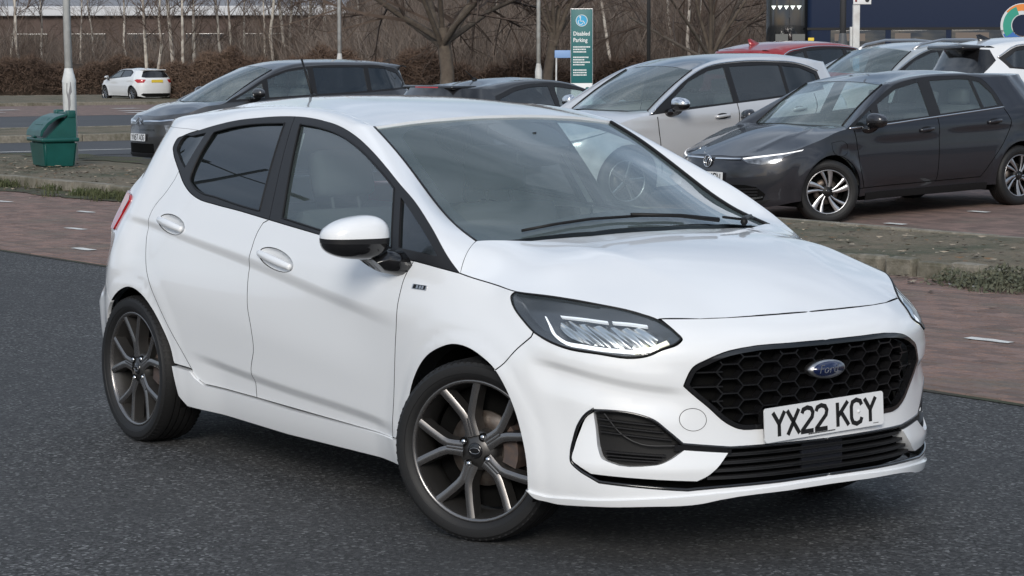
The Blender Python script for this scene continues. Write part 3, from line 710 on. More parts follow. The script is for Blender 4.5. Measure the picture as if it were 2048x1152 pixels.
def arch_liner(parent,c,side,Ra=.36,y0=.30,y1=.80):
    """dark half barrel above a wheel"""
    V=[];F=[];n=28
    for i in range(n+1):
        a=math.pi*(-.12+1.24*i/n)
        for y in (y1,y0): V.append((c[0]+Ra*math.cos(a),side*y,c[2]+Ra*math.sin(a)))
    for i in range(n): F.append((2*i,2*i+1,2*i+3,2*i+2))
    k=len(V); V.append((c[0],side*y0,c[2]-.1))
    F+=[(k,2*i+1,2*i+3) for i in range(n)]
    return meshobj('arch_liner',V,F,M_dark,parent)
def superell(a,b,c,e=.6,nu=28,nv=18):
    V=[];F=[]
    def sp_(w,p): return math.copysign(abs(w)**p,w)
    for i in range(nv+1):
        v=-math.pi/2+math.pi*i/nv
        for j in range(nu):
            u=2*math.pi*j/nu; V.append((a*sp_(math.cos(v),e)*sp_(math.cos(u),e),b*sp_(math.cos(v),e)*sp_(math.sin(u),e),c*sp_(math.sin(v),e)))
    for i in range(nv):
        for j in range(nu): F.append((i*nu+j,i*nu+(j+1)%nu,(i+1)*nu+(j+1)%nu,(i+1)*nu+j))
    return V,F
def mirror_unit(parent,c,side,mcap,size=(.085,.115,.075),foot=(.07,-.10,-.075),rz=0):
    """door mirror: cap, lower housing, indicator, glass, foot.  x forward."""
    V,F=superell(*size,.74,32,22); V=np.array(V); Z0=V[:,2].copy()
    # blunt rear face, rounded nose, taper towards the outer end
    V[:,0]=np.where(V[:,0]<-size[0]*.25,-size[0]*.25+(V[:,0]+size[0]*.25)*.3,V[:,0]); s=(V[:,1]/size[1]); out=s*(-1 if side<0 else 1)*-1
    so_=np.clip(V[:,1]*side/size[1],-1,1)   # +1 at the outer end
    V[:,2]=np.where(V[:,2]>0,V[:,2]*(.98-.22*so_-.10*so_**2),V[:,2]*(1.0-.12*so_)); V[:,0]-=.012*so_
    Mz=Matrix.Rotation(rz,3,'Z')
    def put(idx,name,m):
        used=sorted({i for f in idx for i in F[f]}); mp={q:k for k,q in enumerate(used)}
        return meshobj(name,[tuple(Mz@Vector(V[q])+Vector(c)) for q in used],[tuple(mp[i] for i in F[f]) for f in idx],m,root_)
    zc=np.array([Z0[list(f)].mean() for f in F]); xc=np.array([V[list(f),0].max() for f in F])
    hi=[i for i in range(len(F)) if zc[i]>-size[2]*.02]; mid=[i for i in range(len(F)) if -size[2]*.20<zc[i]<=-size[2]*.02]; lo=[i for i in range(len(F)) if zc[i]<=-size[2]*.20]
    root_=parent
    cap=put(hi,'mirror_cap',mcap); root_=cap
    put(mid,'mirror_indicator',M_trim); put(lo,'mirror_housing',M_gloss)
    mb=MB(); mb.add([tuple(Mz@Vector((-size[0]*.485,y*size[1]*.70,z*size[2]*.62))+Vector(c)) for y,z in ((-1,-.8),(-.8,-1),(.8,-1),(1,-.8),(1,.8),(.8,1),(-.8,1),(-1,.8))],[tuple(range(8))]); mb.build('mirror_glass',M_chrome,cap,False)
    f=Vector(foot); p0=Vector(c)+Vector((0,-side*-.0,-size[2]*.6)); ft=MB()
    ins=-side
    P=[Vector(c)+Vector((.0,ins*size[1]*.15,-size[2]*.75)),Vector(c)+Vector((.005,ins*size[1]*.55,-size[2]*1.25)),Vector(c)+Vector((foot[0]*.6,ins*size[1]*.95,foot[2]-.03)),Vector(c)+Vector((foot[0],ins*(size[1]+abs(foot[1])*.5),foot[2]-.035))]
    V2=[];n=14
    rad=[(.055,.09,.03),(.055,.075,.034),(.055,.05,.045),(.06,.03,.055)]
    for pnt,(ra,rb,rc) in zip(P,rad):
        for j in range(n):
            t=2*math.pi*j/n; V2.append(tuple(pnt+Vector((ra*math.cos(t),rb*math.sin(t)*.6*ins*-1,rc*math.sin(t)))))
    F2=[(i*n+j,i*n+(j+1)%n,i*n+n+(j+1)%n,i*n+n+j) for i in range(3) for j in range(n)]+[tuple(range(n))[::-1],tuple(3*n+j for j in range(n))]
    ft.add(V2,F2); ft.build('mirror_foot',M_gloss,cap)
    return cap
def seat(parent,x,y,m,back=.62,w=.25):
    s=MB(); s.bbox(x-.26,x+.26,y-w,y+w,.30,.46,.05); T=Matrix.Translation((x-.24,y,.42))@Matrix.Rotation(R(-16),4,'Y'); s.bbox(-.07,.07,-w,w,0,back,.05,M=T)
    o=s.build('seat',m,parent); autosmooth(o,60)
    hr=MB(); T2=T@Matrix.Translation((0,0,back+.05)); hr.bbox(-.05,.05,-.13,.13,0,.19,.04,M=T2)
    for dy in (-.06,.06): hr.tube([T@Vector((0,dy,back-.05)),T@Vector((0,dy,back+.1))],.007,6)
    hr.build('headrest',m,o); return o

def bump(t): return np.exp(-t*t)
def sstep(a,b,t):
    t=np.clip((t-a)/(b-a),0,1);return t*t*(3-2*t)
CRX=[-2.75,-2.4,-2.03,-1.52,-1.10,-.5,.5];CRZ=[.968,.945,.910,.862,.813,.741,.66]
def fdisp(v,u,z):
    d=np.zeros_like(u)
    zc=spl(CRX,CRZ,u);t=zc-z
    f=sstep(-2.72,-2.45,u)*(1-sstep(-.75,-.25,u))
    wd=np.interp(u,[-2.5,-.5],[.034,.06])
    d-=f*.013*sstep(0,1,t/wd)*(1-sstep(.05,.30,t))
    # lower strake
    zs=spl([-2.1,-1.46,-1.09,-.73,-.3],[.462,.41,.388,.37,.335],u);t=zs-z
    f=sstep(-2.02,-1.7,u)*(1-sstep(-.6,-.40,u))
    d-=f*.016*sstep(0,1,t/.05)
    # wheel arch lips
    for cx in (0,-2.493):
        r=np.hypot(u-cx,z-.305)
        d+=.007*(1-sstep(.355,.41,r))*(z>.18)+.004*(1-sstep(.42,.50,r))
    zr=spl([.30,.45,.71,.90],[.672,.655,.603,.580],v);t=zr-z;f=sstep(.34,.46,v)*(1-sstep(.80,.92,v));d-=f*.012*sstep(0,.035,t)*(1-sstep(.04,.13,t));d+=f*.004*np.exp(-((t+.02)/.03)**2)
    d+=.030*(1-sstep(-2.95,-2.80,v))*(1-sstep(.55,.64,z))
    d+=.026*(1-sstep(-2.98,-2.72,v))*sstep(.78,.88,z)*(1-sstep(1.02,1.14,z))
    return d
P=dict(zs=[.14,.20,.27,.35,.45,.55,.63,.70,.76,.81,.87,.93,1.0,1.1,1.2,1.3,1.38,1.45],
 w=[.80,.822,.838,.846,.853,.861,.865,.866,.862,.853,.838,.816,.787,.742,.695,.643,.595,.54],
 xf=[.845,.868,.872,.863,.855,.853,.855,.852,.805,.735,.70,.69,.68,.68,.68,.68,.68,.68],
 xr=[-3.10,-3.13,-3.16,-3.18,-3.195,-3.20,-3.195,-3.185,-3.165,-3.145,-3.115,-3.08,-3.04,-2.98,-2.925,-2.87,-2.82,-2.78],
 fk=[.93,.92,.92,.93,.95,.97,1.0,1.05,1.08,1.08,1.05]+[1]*7,
 rk=[1]*11+[.97,.92,.8,.72,.66,.62,.6],
 wref=.866,zref=.55,
 fp=[(0,0),(.15,.004),(.28,.019),(.40,.05),(.50,.096),(.59,.152),(.67,.225),(.74,.315),(.79,.425)],
 rp=[(0,0),(.2,.006),(.38,.025),(.53,.062),(.65,.125),(.735,.215),(.79,.33)],
 tf=(-.5,1.0,[.035]*6+[.045,.07,.1,.125,.155,.17,.17,.17,.17,.17,.17,.17]),tr=(-2.1,.8,.03),sx=[-.28,-.6,-1.0,-1.45,-1.9],disp=fdisp)
Wf=make_wrap(P)

FC={'dlo':[(-0.019,0.895),(-0.123,0.937),(-0.339,1.045),(-0.491,1.122),(-0.602,1.169),(-0.71,1.215),(-0.874,1.277),(-1.038,1.327),(-1.192,1.36),(-1.333,1.377),(-1.464,1.386),(-1.588,1.387),(-1.71,1.383),(-1.839,1.375),(-1.986,1.365),(-2.23,1.339),(-2.395,1.315),(-2.537,1.287),(-2.578,1.272),(-2.575,1.248),(-2.537,1.218),(-2.459,1.179),(-2.384,1.147),(-2.279,1.104),(-2.161,1.068),(-2.044,1.046),(-1.874,1.032),(-1.657,1.018),(-1.449,1.001),(-1.251,0.985),(-0.979,0.964),(-0.476,0.924),(-0.351,0.918)],
'rglass':[(-2.205,1.311),(-2.028,1.334),(-1.81,1.352),(-1.595,1.36),(-1.513,1.026),(-1.672,1.038),(-1.899,1.06),(-2.055,1.072),(-2.166,1.097),(-2.221,1.12),(-2.236,1.212)],
'qglass':[(-2.297,1.305),(-2.43,1.29),(-2.532,1.273),(-2.535,1.252),(-2.462,1.206),(-2.34,1.162)],
'fglass':[(-1.479,1.359),(-1.329,1.35),(-1.159,1.327),(-0.972,1.281),(-0.811,1.227),(-0.68,1.176),(-0.628,1.152),(-0.517,0.953),(-1.002,0.981),(-1.326,1.01)],
'tri':[(-0.566,1.123),(-0.475,0.958),(-0.218,0.943)],
'bgap':[(-1.55,1.38),(-1.426,1.021)],
'fdoor_lead':[(-0.359,0.912),(-0.383,0.863),(-0.392,0.782),(-0.391,0.712),(-0.399,0.641),(-0.421,0.447),(-0.457,0.285)],
'bseam':[(-1.446,0.994),(-1.47,0.943),(-1.474,0.878),(-1.48,0.8),(-1.472,0.731),(-1.463,0.666),(-1.434,0.584),(-1.425,0.507),(-1.459,0.422),(-1.458,0.347),(-1.459,0.308)],
'rseam':[(-2.38,1.126),(-2.42,1.061),(-2.483,0.986),(-2.474,0.911),(-2.412,0.818),(-2.346,0.74),(-2.287,0.682),(-2.207,0.604),(-2.122,0.518),(-2.039,0.438),(-1.968,0.371),(-1.931,0.337),(-1.866,0.313),(-1.459,0.308),(-1.205,0.298),(-0.451,0.28)],
'skirt_top':[(-2.104,0.37),(-1.969,0.361)],
'skirt_bot':[(-2.104,0.269),(-2.042,0.213),(-1.247,0.189),(-0.405,0.201)],
'rarch':[(-2.822,0.398),(-2.74,0.472),(-2.701,0.534),(-2.633,0.599),(-2.559,0.641),(-2.49,0.658),(-2.417,0.653),(-2.327,0.625),(-2.242,0.576),(-2.171,0.508),(-2.123,0.436),(-2.104,0.37)],
'farch':[(-0.33,0.394),(-0.313,0.448),(-0.262,0.537),(-0.189,0.607),(-0.111,0.643),(-0.035,0.662),(0.048,0.66),(0.131,0.638),(0.2,0.605),(0.249,0.55),(0.279,0.482),(0.295,0.401),(0.299,0.318),(0.285,0.222)],
'crease':[(-2.661,0.956),(-2.378,0.936),(-2.065,0.908),(-1.528,0.861),(-1.109,0.809),(-0.844,0.782),(-0.498,0.741)],
'handle_r':[(-2.371,0.956),(-2.244,0.969),(-2.079,0.936),(-2.065,0.908),(-2.289,0.909)],
'handle_f':[(-1.408,0.885),(-1.319,0.896),(-1.139,0.857),(-1.142,0.819),(-1.275,0.828)],
'badge':[(-0.322,0.84),(-0.222,0.842),(-0.226,0.826),(-0.315,0.824)],
'tail':[(-2.86,1.016),(-2.782,1.008),(-2.823,0.939),(-2.849,0.871),(-2.988,0.898),(-2.988,0.944)],
'bumper_seam':[(0.405,0.73),(0.306,0.679),(0.227,0.615),(0.2,0.598)],
'hoodside':[(-0.019,0.895),(0.044,0.887),(0.184,0.873),(0.395,0.854)],
'head':[(0.393,0.857),(0.366,0.839),(0.368,0.824),(0.38,0.781),(0.402,0.74),(0.447,0.714),(0.502,0.696),(0.609,0.683),(0.722,0.673),(0.76,0.679),(0.812,0.699),(0.873,0.722),(0.884,0.731),(0.877,0.752),(0.848,0.787),(0.808,0.804),(0.687,0.831),(0.552,0.849)],
'drl':[(0.496,0.791),(0.491,0.77),(0.484,0.738),(0.499,0.72),(0.577,0.704),(0.725,0.692),(0.764,0.7),(0.84,0.726)],
'drl2':[(0.55,0.794),(0.693,0.784)],
'drl3':[(0.707,0.784),(0.808,0.775)],
'hoodfront':[(0.858,0.789),(0.984,0.788),(1.072,0.788),(1.16,0.788),(1.271,0.788)],
'grille':[(1.376,0.702),(1.272,0.704),(1.064,0.698),(1.011,0.689),(0.947,0.666),(0.903,0.643),(0.88,0.603),(0.872,0.584),(0.896,0.561),(0.95,0.514),(1.006,0.463),(1.048,0.442),(1.13,0.434)],
'bezel':[(0.58,0.505),(0.548,0.485),(0.518,0.451),(0.493,0.403),(0.473,0.354),(0.469,0.327),(0.491,0.306),(0.533,0.284),(0.562,0.27),(0.857,0.25),(0.882,0.252),(1.272,0.261)],
'venttop':[(0.58,0.505),(0.628,0.505),(0.722,0.494),(0.775,0.475),(0.811,0.445),(0.859,0.401),(1.016,0.385),(1.284,0.383)],
'wing':[(0.572,0.493),(0.551,0.481),(0.519,0.432),(0.492,0.379),(0.478,0.336),(0.498,0.315),(0.539,0.291),(0.892,0.273),(0.927,0.288),(0.964,0.322),(1.006,0.366),(0.861,0.379),(0.809,0.348),(0.771,0.334),(0.747,0.331),(0.608,0.339),(0.585,0.351),(0.579,0.37),(0.576,0.444)],
'tow':[(0.897,0.512),(0.893,0.44),(0.852,0.476),(0.939,0.474)],
'lip':[(0.285,0.222),(0.347,0.193),(0.553,0.195),(0.719,0.203),(0.9,0.211),(0.967,0.224),(1.272,0.234)]}

# ================================================================ the white hatchback
M_white=paint('white_paint',(.80,.815,.83),0,.28)
M_wface=mat('wheel_machined',(.25,.24,.235),.27,.9); M_wpock=mat('wheel_dark',(.10,.097,.095),.38,.8)
UC=Wf.u[-1]
def build_hatch():
    car=thing('hatchback_car','white five-door hatchback with dark alloy wheels parked on the grey asphalt','car')
    fs=wsurf(Wf); C=FC; A=lambda k: np.array(C[k])
    def fm_(P): return [tuple(p) for p in P]
    dl=C['dlo']
    dlo=sm([(*dl[0],1)]+dl[1:]+[(*dl[-1],)],6,False)   # front tip, over the top, round the back, forward along the belt to near the tip
    full=np.vstack([dlo,[dl[0]]])
    # split the outline at the B pillar
    iT=int(np.argmin(np.hypot(full[:,0]+1.552,full[:,1]-1.3865))); 
    iB=iT+40+int(np.argmin(np.hypot(full[iT+40:,0]+1.432,full[iT+40:,1]-1.0005)))
    up_f=full[:iT+1]; rear_o=full[iT:iB+1]; low_f=full[iB:]
    # ---- window surrounds and panes
    fg=sm([(*C['fglass'][0],1)]+C['fglass'][1:6]+[(*q,1) for q in C['fglass'][6:]],5,True)
    tg=np.array(C['tri']); rg=sm([(*C['rglass'][0],1)]+C['rglass'][1:3]+[(*C['rglass'][3],1),(*C['rglass'][4],1)]+C['rglass'][5:],5,True)
    qg=sm([(*C['qglass'][0],1)]+C['qglass'][1:5]+[(*C['qglass'][5],1)],5,True)
    for sd in (0,):
        fr=panel('window_surround',np.vstack([up_f,low_f[:-1]]),fs,M_trim,car,[fg,tg],.05,.0015,.02,off=-.001); flip(fr)
        fr=panel('window_surround',rear_o,fs,M_trim,car,[rg,qg],.05,.0015,.02,off=-.001); flip(fr)
        def pane(g):
            q=dens(g,.03); lo,hi=q.min(0),q.max(0); G=np.stack(np.meshgrid(np.linspace(lo[0],hi[0],24),np.linspace(lo[1],hi[1],16)),-1).reshape(-1,2); G=np.vstack([G[pip(g,G)],q]); X=fs(G,0.)
            cn=G.mean(0); B=lambda t: np.stack([np.ones(len(t)),t[:,0]-cn[0],t[:,1]-cn[1],(t[:,0]-cn[0])**2,(t[:,0]-cn[0])*(t[:,1]-cn[1]),(t[:,1]-cn[1])**2],1); K,_,_,_=np.linalg.lstsq(B(G),X,rcond=None)
            def f(t,off=0.):
                P=B(t)@K; d0=B(t+[.002,0])@K-B(t-[.002,0])@K; d1=B(t+[0,.002])@K-B(t-[0,.002])@K; n=np.cross(d0,d1); n/=np.linalg.norm(n,axis=1,keepdims=True); n[n[:,1]>0]*=-1; return P+n*off
            return f
        for nm,g,m in (('front_window',fg,M_glass),('quarter_light',tg,M_tint),('rear_window',rg,M_tint),('rear_quarter_light',qg,M_tint)):
            o=panel(nm,g,pane(g),m,car,(),.05,-.004,0,off=-.010); flip(o)
        # rubber seal lines round the panes
        for g in (fg,rg):
            mb=MB(); q=dens(g,.03); mb.tube(fs(q,-.002),.0042,5,closed=True); o=mb.build('window_seal',M_black,car); flip(o)
    # ---- doors
    bs=sm(C['bseam'],5); bs[0]=low_f[0]
    ld=sm(C['fdoor_lead'],5)
    jl=int(np.argmin(np.hypot(low_f[:,0]-ld[0,0],low_f[:,1]-ld[0,1]))); ld[0]=low_f[jl]
    rs=C['rseam']; rsu=sm(rs[:13],5); bot=np.array(rs[12:])
    jr=int(np.argmin(np.hypot(rear_o[:,0]-rs[0][0]+.01,rear_o[:,1]-rs[0][1]-.015))); rsu[0]=rear_o[jr]
    xx=np.linspace(-2.75,-.2,120); zc_=spl(CRX,CRZ,xx); wd_=np.interp(xx,[-2.5,-.5],[.034,.06]); CL=[np.stack([xx,zc_-k_*wd_],1) for k_ in (-.25,0,.25,.5,.75,1,1.3)]
    zs_=spl([-2.1,-1.46,-1.09,-.73,-.3],[.462,.41,.388,.37,.335],xx); CL+=[np.stack([xx,zs_-k_*.05],1)[xx>-2.1] for k_ in (0,.33,.67,1)]
    def ell(c,a,b,t,n=36): 
        th=np.linspace(0,2*math.pi,n,False); x=a*np.cos(th); z=b*np.sin(th); return np.stack([c[0]+x*math.cos(t)-z*math.sin(t),c[1]+x*math.sin(t)+z*math.cos(t)],1)
    hf=((-1.272,.858),.138,.036,-.14); hr=((-2.225,.937),.150,.034,-.10)
    fd=np.vstack([low_f[:jl+1],ld[1:],[[-1.459,.3065]],bs[::-1][1:]])
    rd=np.vstack([rear_o[jr:],bs[1:-1],[[-1.459,.3065]],[bot[0]],rsu[::-1][1:]])
    for nm,poly,h in (('front_door',fd,hf),('rear_door',rd,hr)):
        o=panel(nm,poly,fs,M_white,car,[ell(*h)],.028,.0021,.014,fm=M_black,lines=CL); o2=flip(o)
        # handle bowl and bar
        c,a,b,t=h
        def bowl(q,off=0.):
            dx=(q[:,0]-c[0])*math.cos(t)+(q[:,1]-c[1])*math.sin(t); dz=-(q[:,0]-c[0])*math.sin(t)+(q[:,1]-c[1])*math.cos(t)
            r=(dx/a)**2+(dz/b)**2; return Wf(q[:,0],q[:,1],off-.020*np.sqrt(np.clip(1-r,0,1)))
        bo=panel('handle_recess',ell(*h),bowl,M_white,o,(),.012,.0005,0); flip(bo,parent=o2)
        mb=MB(); n=18; V=[]
        for i in range(n+1):
            s=i/n; dx=-a*.98+2*a*.95*s; dz=-.10*b+.0*s; cu=c[0]+dx*math.cos(t)-dz*math.sin(t); cz=c[1]+dx*math.sin(t)+dz*math.cos(t)
            e=min(1,math.sin(math.pi*min(max(s,.02),.98))**.45); hz=.0155*(.65+.35*e); ou=.016*e-.002
            for k in range(10):
                th=2*math.pi*k/10; V.append(Wf(cu-math.sin(t)*hz*math.sin(th),cz+math.cos(t)*hz*math.sin(th),ou+.011*math.cos(th))[0])
        mb.add(V,[(i*10+k,i*10+(k+1)%10,i*10+10+(k+1)%10,i*10+10+k) for i in range(n) for k in range(10)]+[tuple(range(10)),tuple(n*10+k for k in range(10))]); bo=mb.build('door_handle',M_white,o); flip(bo,parent=o2)
    # ---- front wing
    fa=sm(C['farch'],4); hd=C['head']; bsm=sm([tuple(q) for q in C['bumper_seam']],5)
    k0=int(np.argmin(np.hypot(fa[:,0]-bsm[-1,0],fa[:,1]-bsm[-1,1]))); bsm[-1]=fa[k0]
    hrear=[(.405,.735),(.380,.781),(.368,.824),(.366,.839),(.392,.856)]
    bsm[0]=hrear[0]
    hs=sm([(*C['hoodside'][0],1)]+C['hoodside'][1:3]+[(.392,.856)],6)
    wing=np.vstack([ld[:-1],[[-.456,.290],[-.345,.290],[-.338,.35]],fa[:k0+1],bsm[::-1][1:],sm(hrear,4)[1:],hs[::-1][1:],low_f[jl:-1][::-1]])
    o=panel('front_wing',wing,fs,M_white,car,(),.028,.0021,.014,fm=M_black,lines=CL); flip(o)
    # chrome trim badge on the wing
    b=np.array([(-.318,.843),(-.222,.8425),(-.226,.8265),(-.322,.827)]); o=panel('wing_badge',b,fs,M_alu,car,(),.02,0,.003,off=.003); flip(o)
    b2=b*.86+b.mean(0)*.14; o=panel('badge_inlay',b2,fs,M_black,car,(),.02,0,0,off=.0034); flip(o)
    for dx in (-.288,-.268,-.250): 
        b3=np.array([(dx-.007,.829),(dx+.006,.829),(dx+.009,.840),(dx-.004,.840)]); o=panel('badge_letter',b3,fs,M_alu,car,(),.02,0,0,off=.0038); flip(o)
    # ---- sill skirt
    sk=np.array([(-2.108,.366),(-1.968,.3585),(-1.933,.335),(-1.868,.3105),(-1.459,.3035),(-1.205,.2945),(-.453,.2875),(-.338,.286),(-.335,.225),(-.40,.198),(-1.247,.190),(-2.03,.208),(-2.085,.245)])
    o=panel('sill_skirt',sk,fs,M_white,car,(),.03,.0012,.05,off=.010); flip(o)
    # ---- rear quarter
    ra=sm(C['rarch'],4); rra=ra[::-1]
    rt=[(-2.395,1.315),(-2.52,1.3185),(-2.66,1.321),(-2.80,1.323),(-2.95,1.325)]
    jt=int(np.argmin(np.hypot(rear_o[:jr,0]+2.395,rear_o[:jr,1]-1.315)))
    bq=sm([(-2.655,.580),(-2.72,.64),(-2.80,.72),(-2.868,.80),(-2.872,.868)],4)
    m0=int(np.argmin(np.hypot(rra[:,0]+2.648,rra[:,1]-.587))); bq[0]=rra[m0]
    tl=[(-2.872,.868),(-2.842,.935),(-2.806,1.005),(-2.84,1.022),(-2.93,1.026)]
    tg_=sm([(-2.93,1.026),(-2.955,1.10),(-2.96,1.20),(-2.95,1.325)],5)
    qp=np.vstack([rsu[:-3],[[-1.972,.368],[-2.103,.375]],rra[1:m0+1],bq[1:],np.array(tl)[1:],tg_[1:],np.array(rt)[::-1][1:-1],rear_o[jt:jr+1]])
    o=panel('rear_quarter',qp,fs,M_white,car,(),.03,.0016,.014,fm=M_black,lines=CL); flip(o)
    tlp=np.array(tl[:-1]+[(-2.95,1.024),(-3.25,1.02),(-3.25,.90),(-3.05,.865)])
    o=panel('tail_light',tlp,fs,M_red,car,(),.03,.001,.05,off=.008); o2=flip(o)
    tw=np.array([(-2.850,.940),(-2.812,1.004),(-2.85,1.018),(-2.95,1.018),(-2.95,.965)]); l=panel('reversing_lens',tw,fs,mat('amber_lens',(.62,.22,.14),.15,coat=.8),o,(),.03,0,0,off=.0095); flip(l,parent=o2)
    # rear bumper and tailgate
    RC=Wf.u[0]
    rb=np.vstack([[[RC,.62]],[[-3.2,.66],[-3.02,.70],[-2.93,.80]],[[-2.94,.862]],bq[::-1],ra[:len(ra)-m0][::-1][0:] if False else rra[m0:],[[-2.832,.36],[-2.83,.27],[-2.90,.20],[-3.1,.19],[RC,.19]]])
    panel('rear_bumper',rb,fs,M_white,car,(),.04,.0016,.014,sym=(0,RC))
    tgp=np.vstack([[[RC,.625],[-3.2,.665],[-3.022,.705],[-2.933,.803],[-2.945,.862],[-3.05,.863],[-3.25,.897],[-3.25,1.023],[-2.95,1.03]],tg_[1:],[[-3.2,1.325],[RC,1.325]]])
    rw=np.array([(RC,1.06),(-3.3,1.06),(-3.08,1.08),(-3.05,1.27),(-3.3,1.29),(RC,1.29)])
    tg_poly=np.vstack([[[RC,.625]],tgp[1:-1],[[RC,1.325]],[[RC,1.29]],rw[::-1][1:-1],[[RC,1.06]]])
    panel('tailgate',tg_poly,fs,M_white,car,(),.04,.0016,.014,sym=(0,RC)); panel('rear_screen',rw,fs,M_tint,car,(),.05,-.002,0,off=-.004,sym=(0,RC))
    # ---- front bumper
    gh=np.vstack([[[UC,.7035]],sm([(1.30,.704)]+[tuple(q) for q in C['grille'][2:7]]+[(*C['grille'][7],1)]+C['grille'][8:10]+[C['grille'][10],C['grille'][11],(1.13,.436)],4),[[UC,.436]]])
    bz=C['bezel']; vt=C['venttop']
    op_top=sm([(*vt[0],)]+vt[1:5]+[(*vt[5],1),(*vt[6],1),(1.284,.383)],5); op_top=np.vstack([op_top,[[UC,.382]]])
    op_out=sm(bz[:8]+[(*bz[8],1),(.857,.250,1),(.882,.252),(1.272,.261)],5); op_out=np.vstack([op_out,[[UC,.262]]])
    hlow=sm([(.858,.789),(.877,.752),(.885,.731),(.874,.721),(.812,.698),(.760,.678),(.722,.672),(.609,.682),(.502,.695),(.447,.713),(.405,.735)],5)
    k1=len(fa)-1; lip=sm([(.285,.224),(.315,.202),(.36,.193),(.553,.195),(.719,.203),(.900,.211),(.967,.222),(1.272,.234)],5)
    bp=np.vstack([[[UC,.788],[1.13,.788]],[[.98,.788]],hlow,bsm[1:],fa[k0+1:-1],lip,[[UC,.236]],op_out[::-1],op_top[1:] if True else [],gh[::-1]])
    vv_=np.linspace(.32,.93,40); zr_=spl([.30,.45,.71,.90],[.672,.655,.603,.580],vv_); panel('front_bumper',bp,fs,M_white,car,(),.026,.0019,.016,sym=(0,UC),fm=M_black,lines=[np.stack([vv_,zr_-k_],1) for k_ in (-.012,0,.012,.024,.036,.05)])
    th=np.linspace(0,2*math.pi,40,False); tow=np.stack([.897+.044*np.cos(th),.476+.036*np.sin(th)],1); tb=MB(); tb.tube(fs(tow,.0002),.0011,4,closed=True); tb.build('tow_cover_seam',M_trim,car)
    # lip spoiler
    lp=np.vstack([lip,[[UC,.2355]],[[UC,.252]],[[1.27,.250],[.95,.240],[.72,.226],[.55,.214],[.36,.207],[.30,.218]]])
    panel('lip_spoiler',lp,fs,M_white,car,(),.03,.0,.06,off=.010,sym=(0,UC))
    # ---- grille
    def halfinset(P,d):
        Q=np.vstack([P,np.stack([2*UC-P[::-1,0],P[::-1,1]],1)[1:-1]]); I=inset(dens(Q,.02),d); I=I[I[:,0]<=UC+1e-6]
        k=int(np.argmax(np.where(I[:,1]>P[:,1].mean(),I[:,0],-9))); I=np.roll(I,-k,0); I[0,0]=UC
        j=int(np.argmax(np.where(I[:,1]<P[:,1].mean(),I[:,0],-9))); 
        if j==len(I)-1: pass
        I=I[:j+1] if j>len(I)/2 else np.vstack([I[:1],I[j:][::-1]]); I[-1,0]=UC; return I
    gi=halfinset(gh,.016)
    bezel=panel('grille_frame',np.vstack([gh,gi[::-1]]),fs,M_gloss,car,(),.03,.0012,.03,off=.005,sym=(0,UC))
    panel('grille_backing',gi,fs,M_dark,car,(),.05,-.012,0,off=-.055,sym=(0,UC))
    gc=gi
    mb=MB(); px,pz=.074,.0465; a=px*.29
    def seg(p,q):
        nn=max(2,int(np.hypot(*(np.array(q)-p))/.012)+1); P=np.array(p)+(np.array(q)-np.array(p))*np.linspace(0,1,nn)[:,None]
        P=P[pip(gfull,P)]
        if len(P)<2: return
        l=P[:,0]>UC; B=P.copy(); B[l,0]=2*UC-B[l,0]; X=fs(B,-.018); Xn=fs(B,-.005)-X; X[l,1]*=-1; Xn[l,1]*=-1
        V=[];k=len(X); dv=np.gradient(X,axis=0); dv/=np.linalg.norm(dv,axis=1,keepdims=True); nn=Xn/np.linalg.norm(Xn,axis=1,keepdims=True); w=np.cross(dv,nn)
        for i in range(k):
            for s_,d in ((-.0021,.004),(.0021,.004),(.0026,-.034),(-.0026,-.034)): V.append(X[i]+w[i]*s_+nn[i]*d)
        mb.add(V,[(i*4+j,i*4+(j+1)%4,i*4+4+(j+1)%4,i*4+4+j) for i in range(k-1) for j in range(4)])
    gfull=np.vstack([gi,np.stack([2*UC-gi[::-1,0],gi[::-1,1]],1)[1:-1]])
    zc0=.60
    for i in range(-8,9):
        for j in range(-6,7):
            cx=UC+i*px; cz=zc0+(j+(.5 if i%2 else 0))*pz
            if abs(i)<=5:
                seg((cx-px/2+a*.5,cz-pz/2),(cx+px/2-a*.5,cz-pz/2)); seg((cx+px/2-a*.5,cz-pz/2),(cx+px/2+a*.5,cz)); seg((cx+px/2+a*.5,cz),(cx+px/2-a*.5,cz+pz/2)); 
                if i==-5: seg((cx-px/2+a*.5,cz-pz/2),(cx-px/2-a*.5,cz)); seg((cx-px/2-a*.5,cz),(cx-px/2+a*.5,cz+pz/2))
            elif abs(i)==6:
                s_=1 if i>0 else -1; seg((UC+s_*(5.5*px-a*.5+.0),zc0+(j+.5)*pz-pz*.5*0),(UC+s_*.60,zc0+(j+.5)*pz))
    mb.build('grille_mesh',mat('grille_black',(.007,.007,.008),.33),car,False)
    # oval badge
    bx=fs(np.array([[UC,.612]]),.0)[0]; Mb=Matrix.Translation((bx[0]+.004,0,.610))@Matrix.Rotation(R(-3),4,'Y')@Matrix(((0,0,1,0),(1,0,0,0),(0,1,0,0),(0,0,0,1)))
    def oval(a,b,z0,z1,nm,m,par,bul=.002):
        n=48; P=[Mb@Vector((a*math.cos(t),b*math.sin(t),z0)) for t in np.linspace(0,2*math.pi,n,False)]+[Mb@Vector((a*math.cos(t),b*math.sin(t),z1)) for t in np.linspace(0,2*math.pi,n,False)]+[Mb@Vector((0,0,z1+bul))]
        return meshobj(nm,P,[(i,(i+1)%n,n+(i+1)%n,n+i) for i in range(n)]+[(n+i,n+(i+1)%n,2*n) for i in range(n)],m,par)
    bd=oval(.073,.0300,-.03,.006,'badge',M_alu,car,.001); oval(.0665,.0245,.004,.0078,'badge_field',mat('badge_blue',(.004,.011,.055),.15,coat=1),bd)
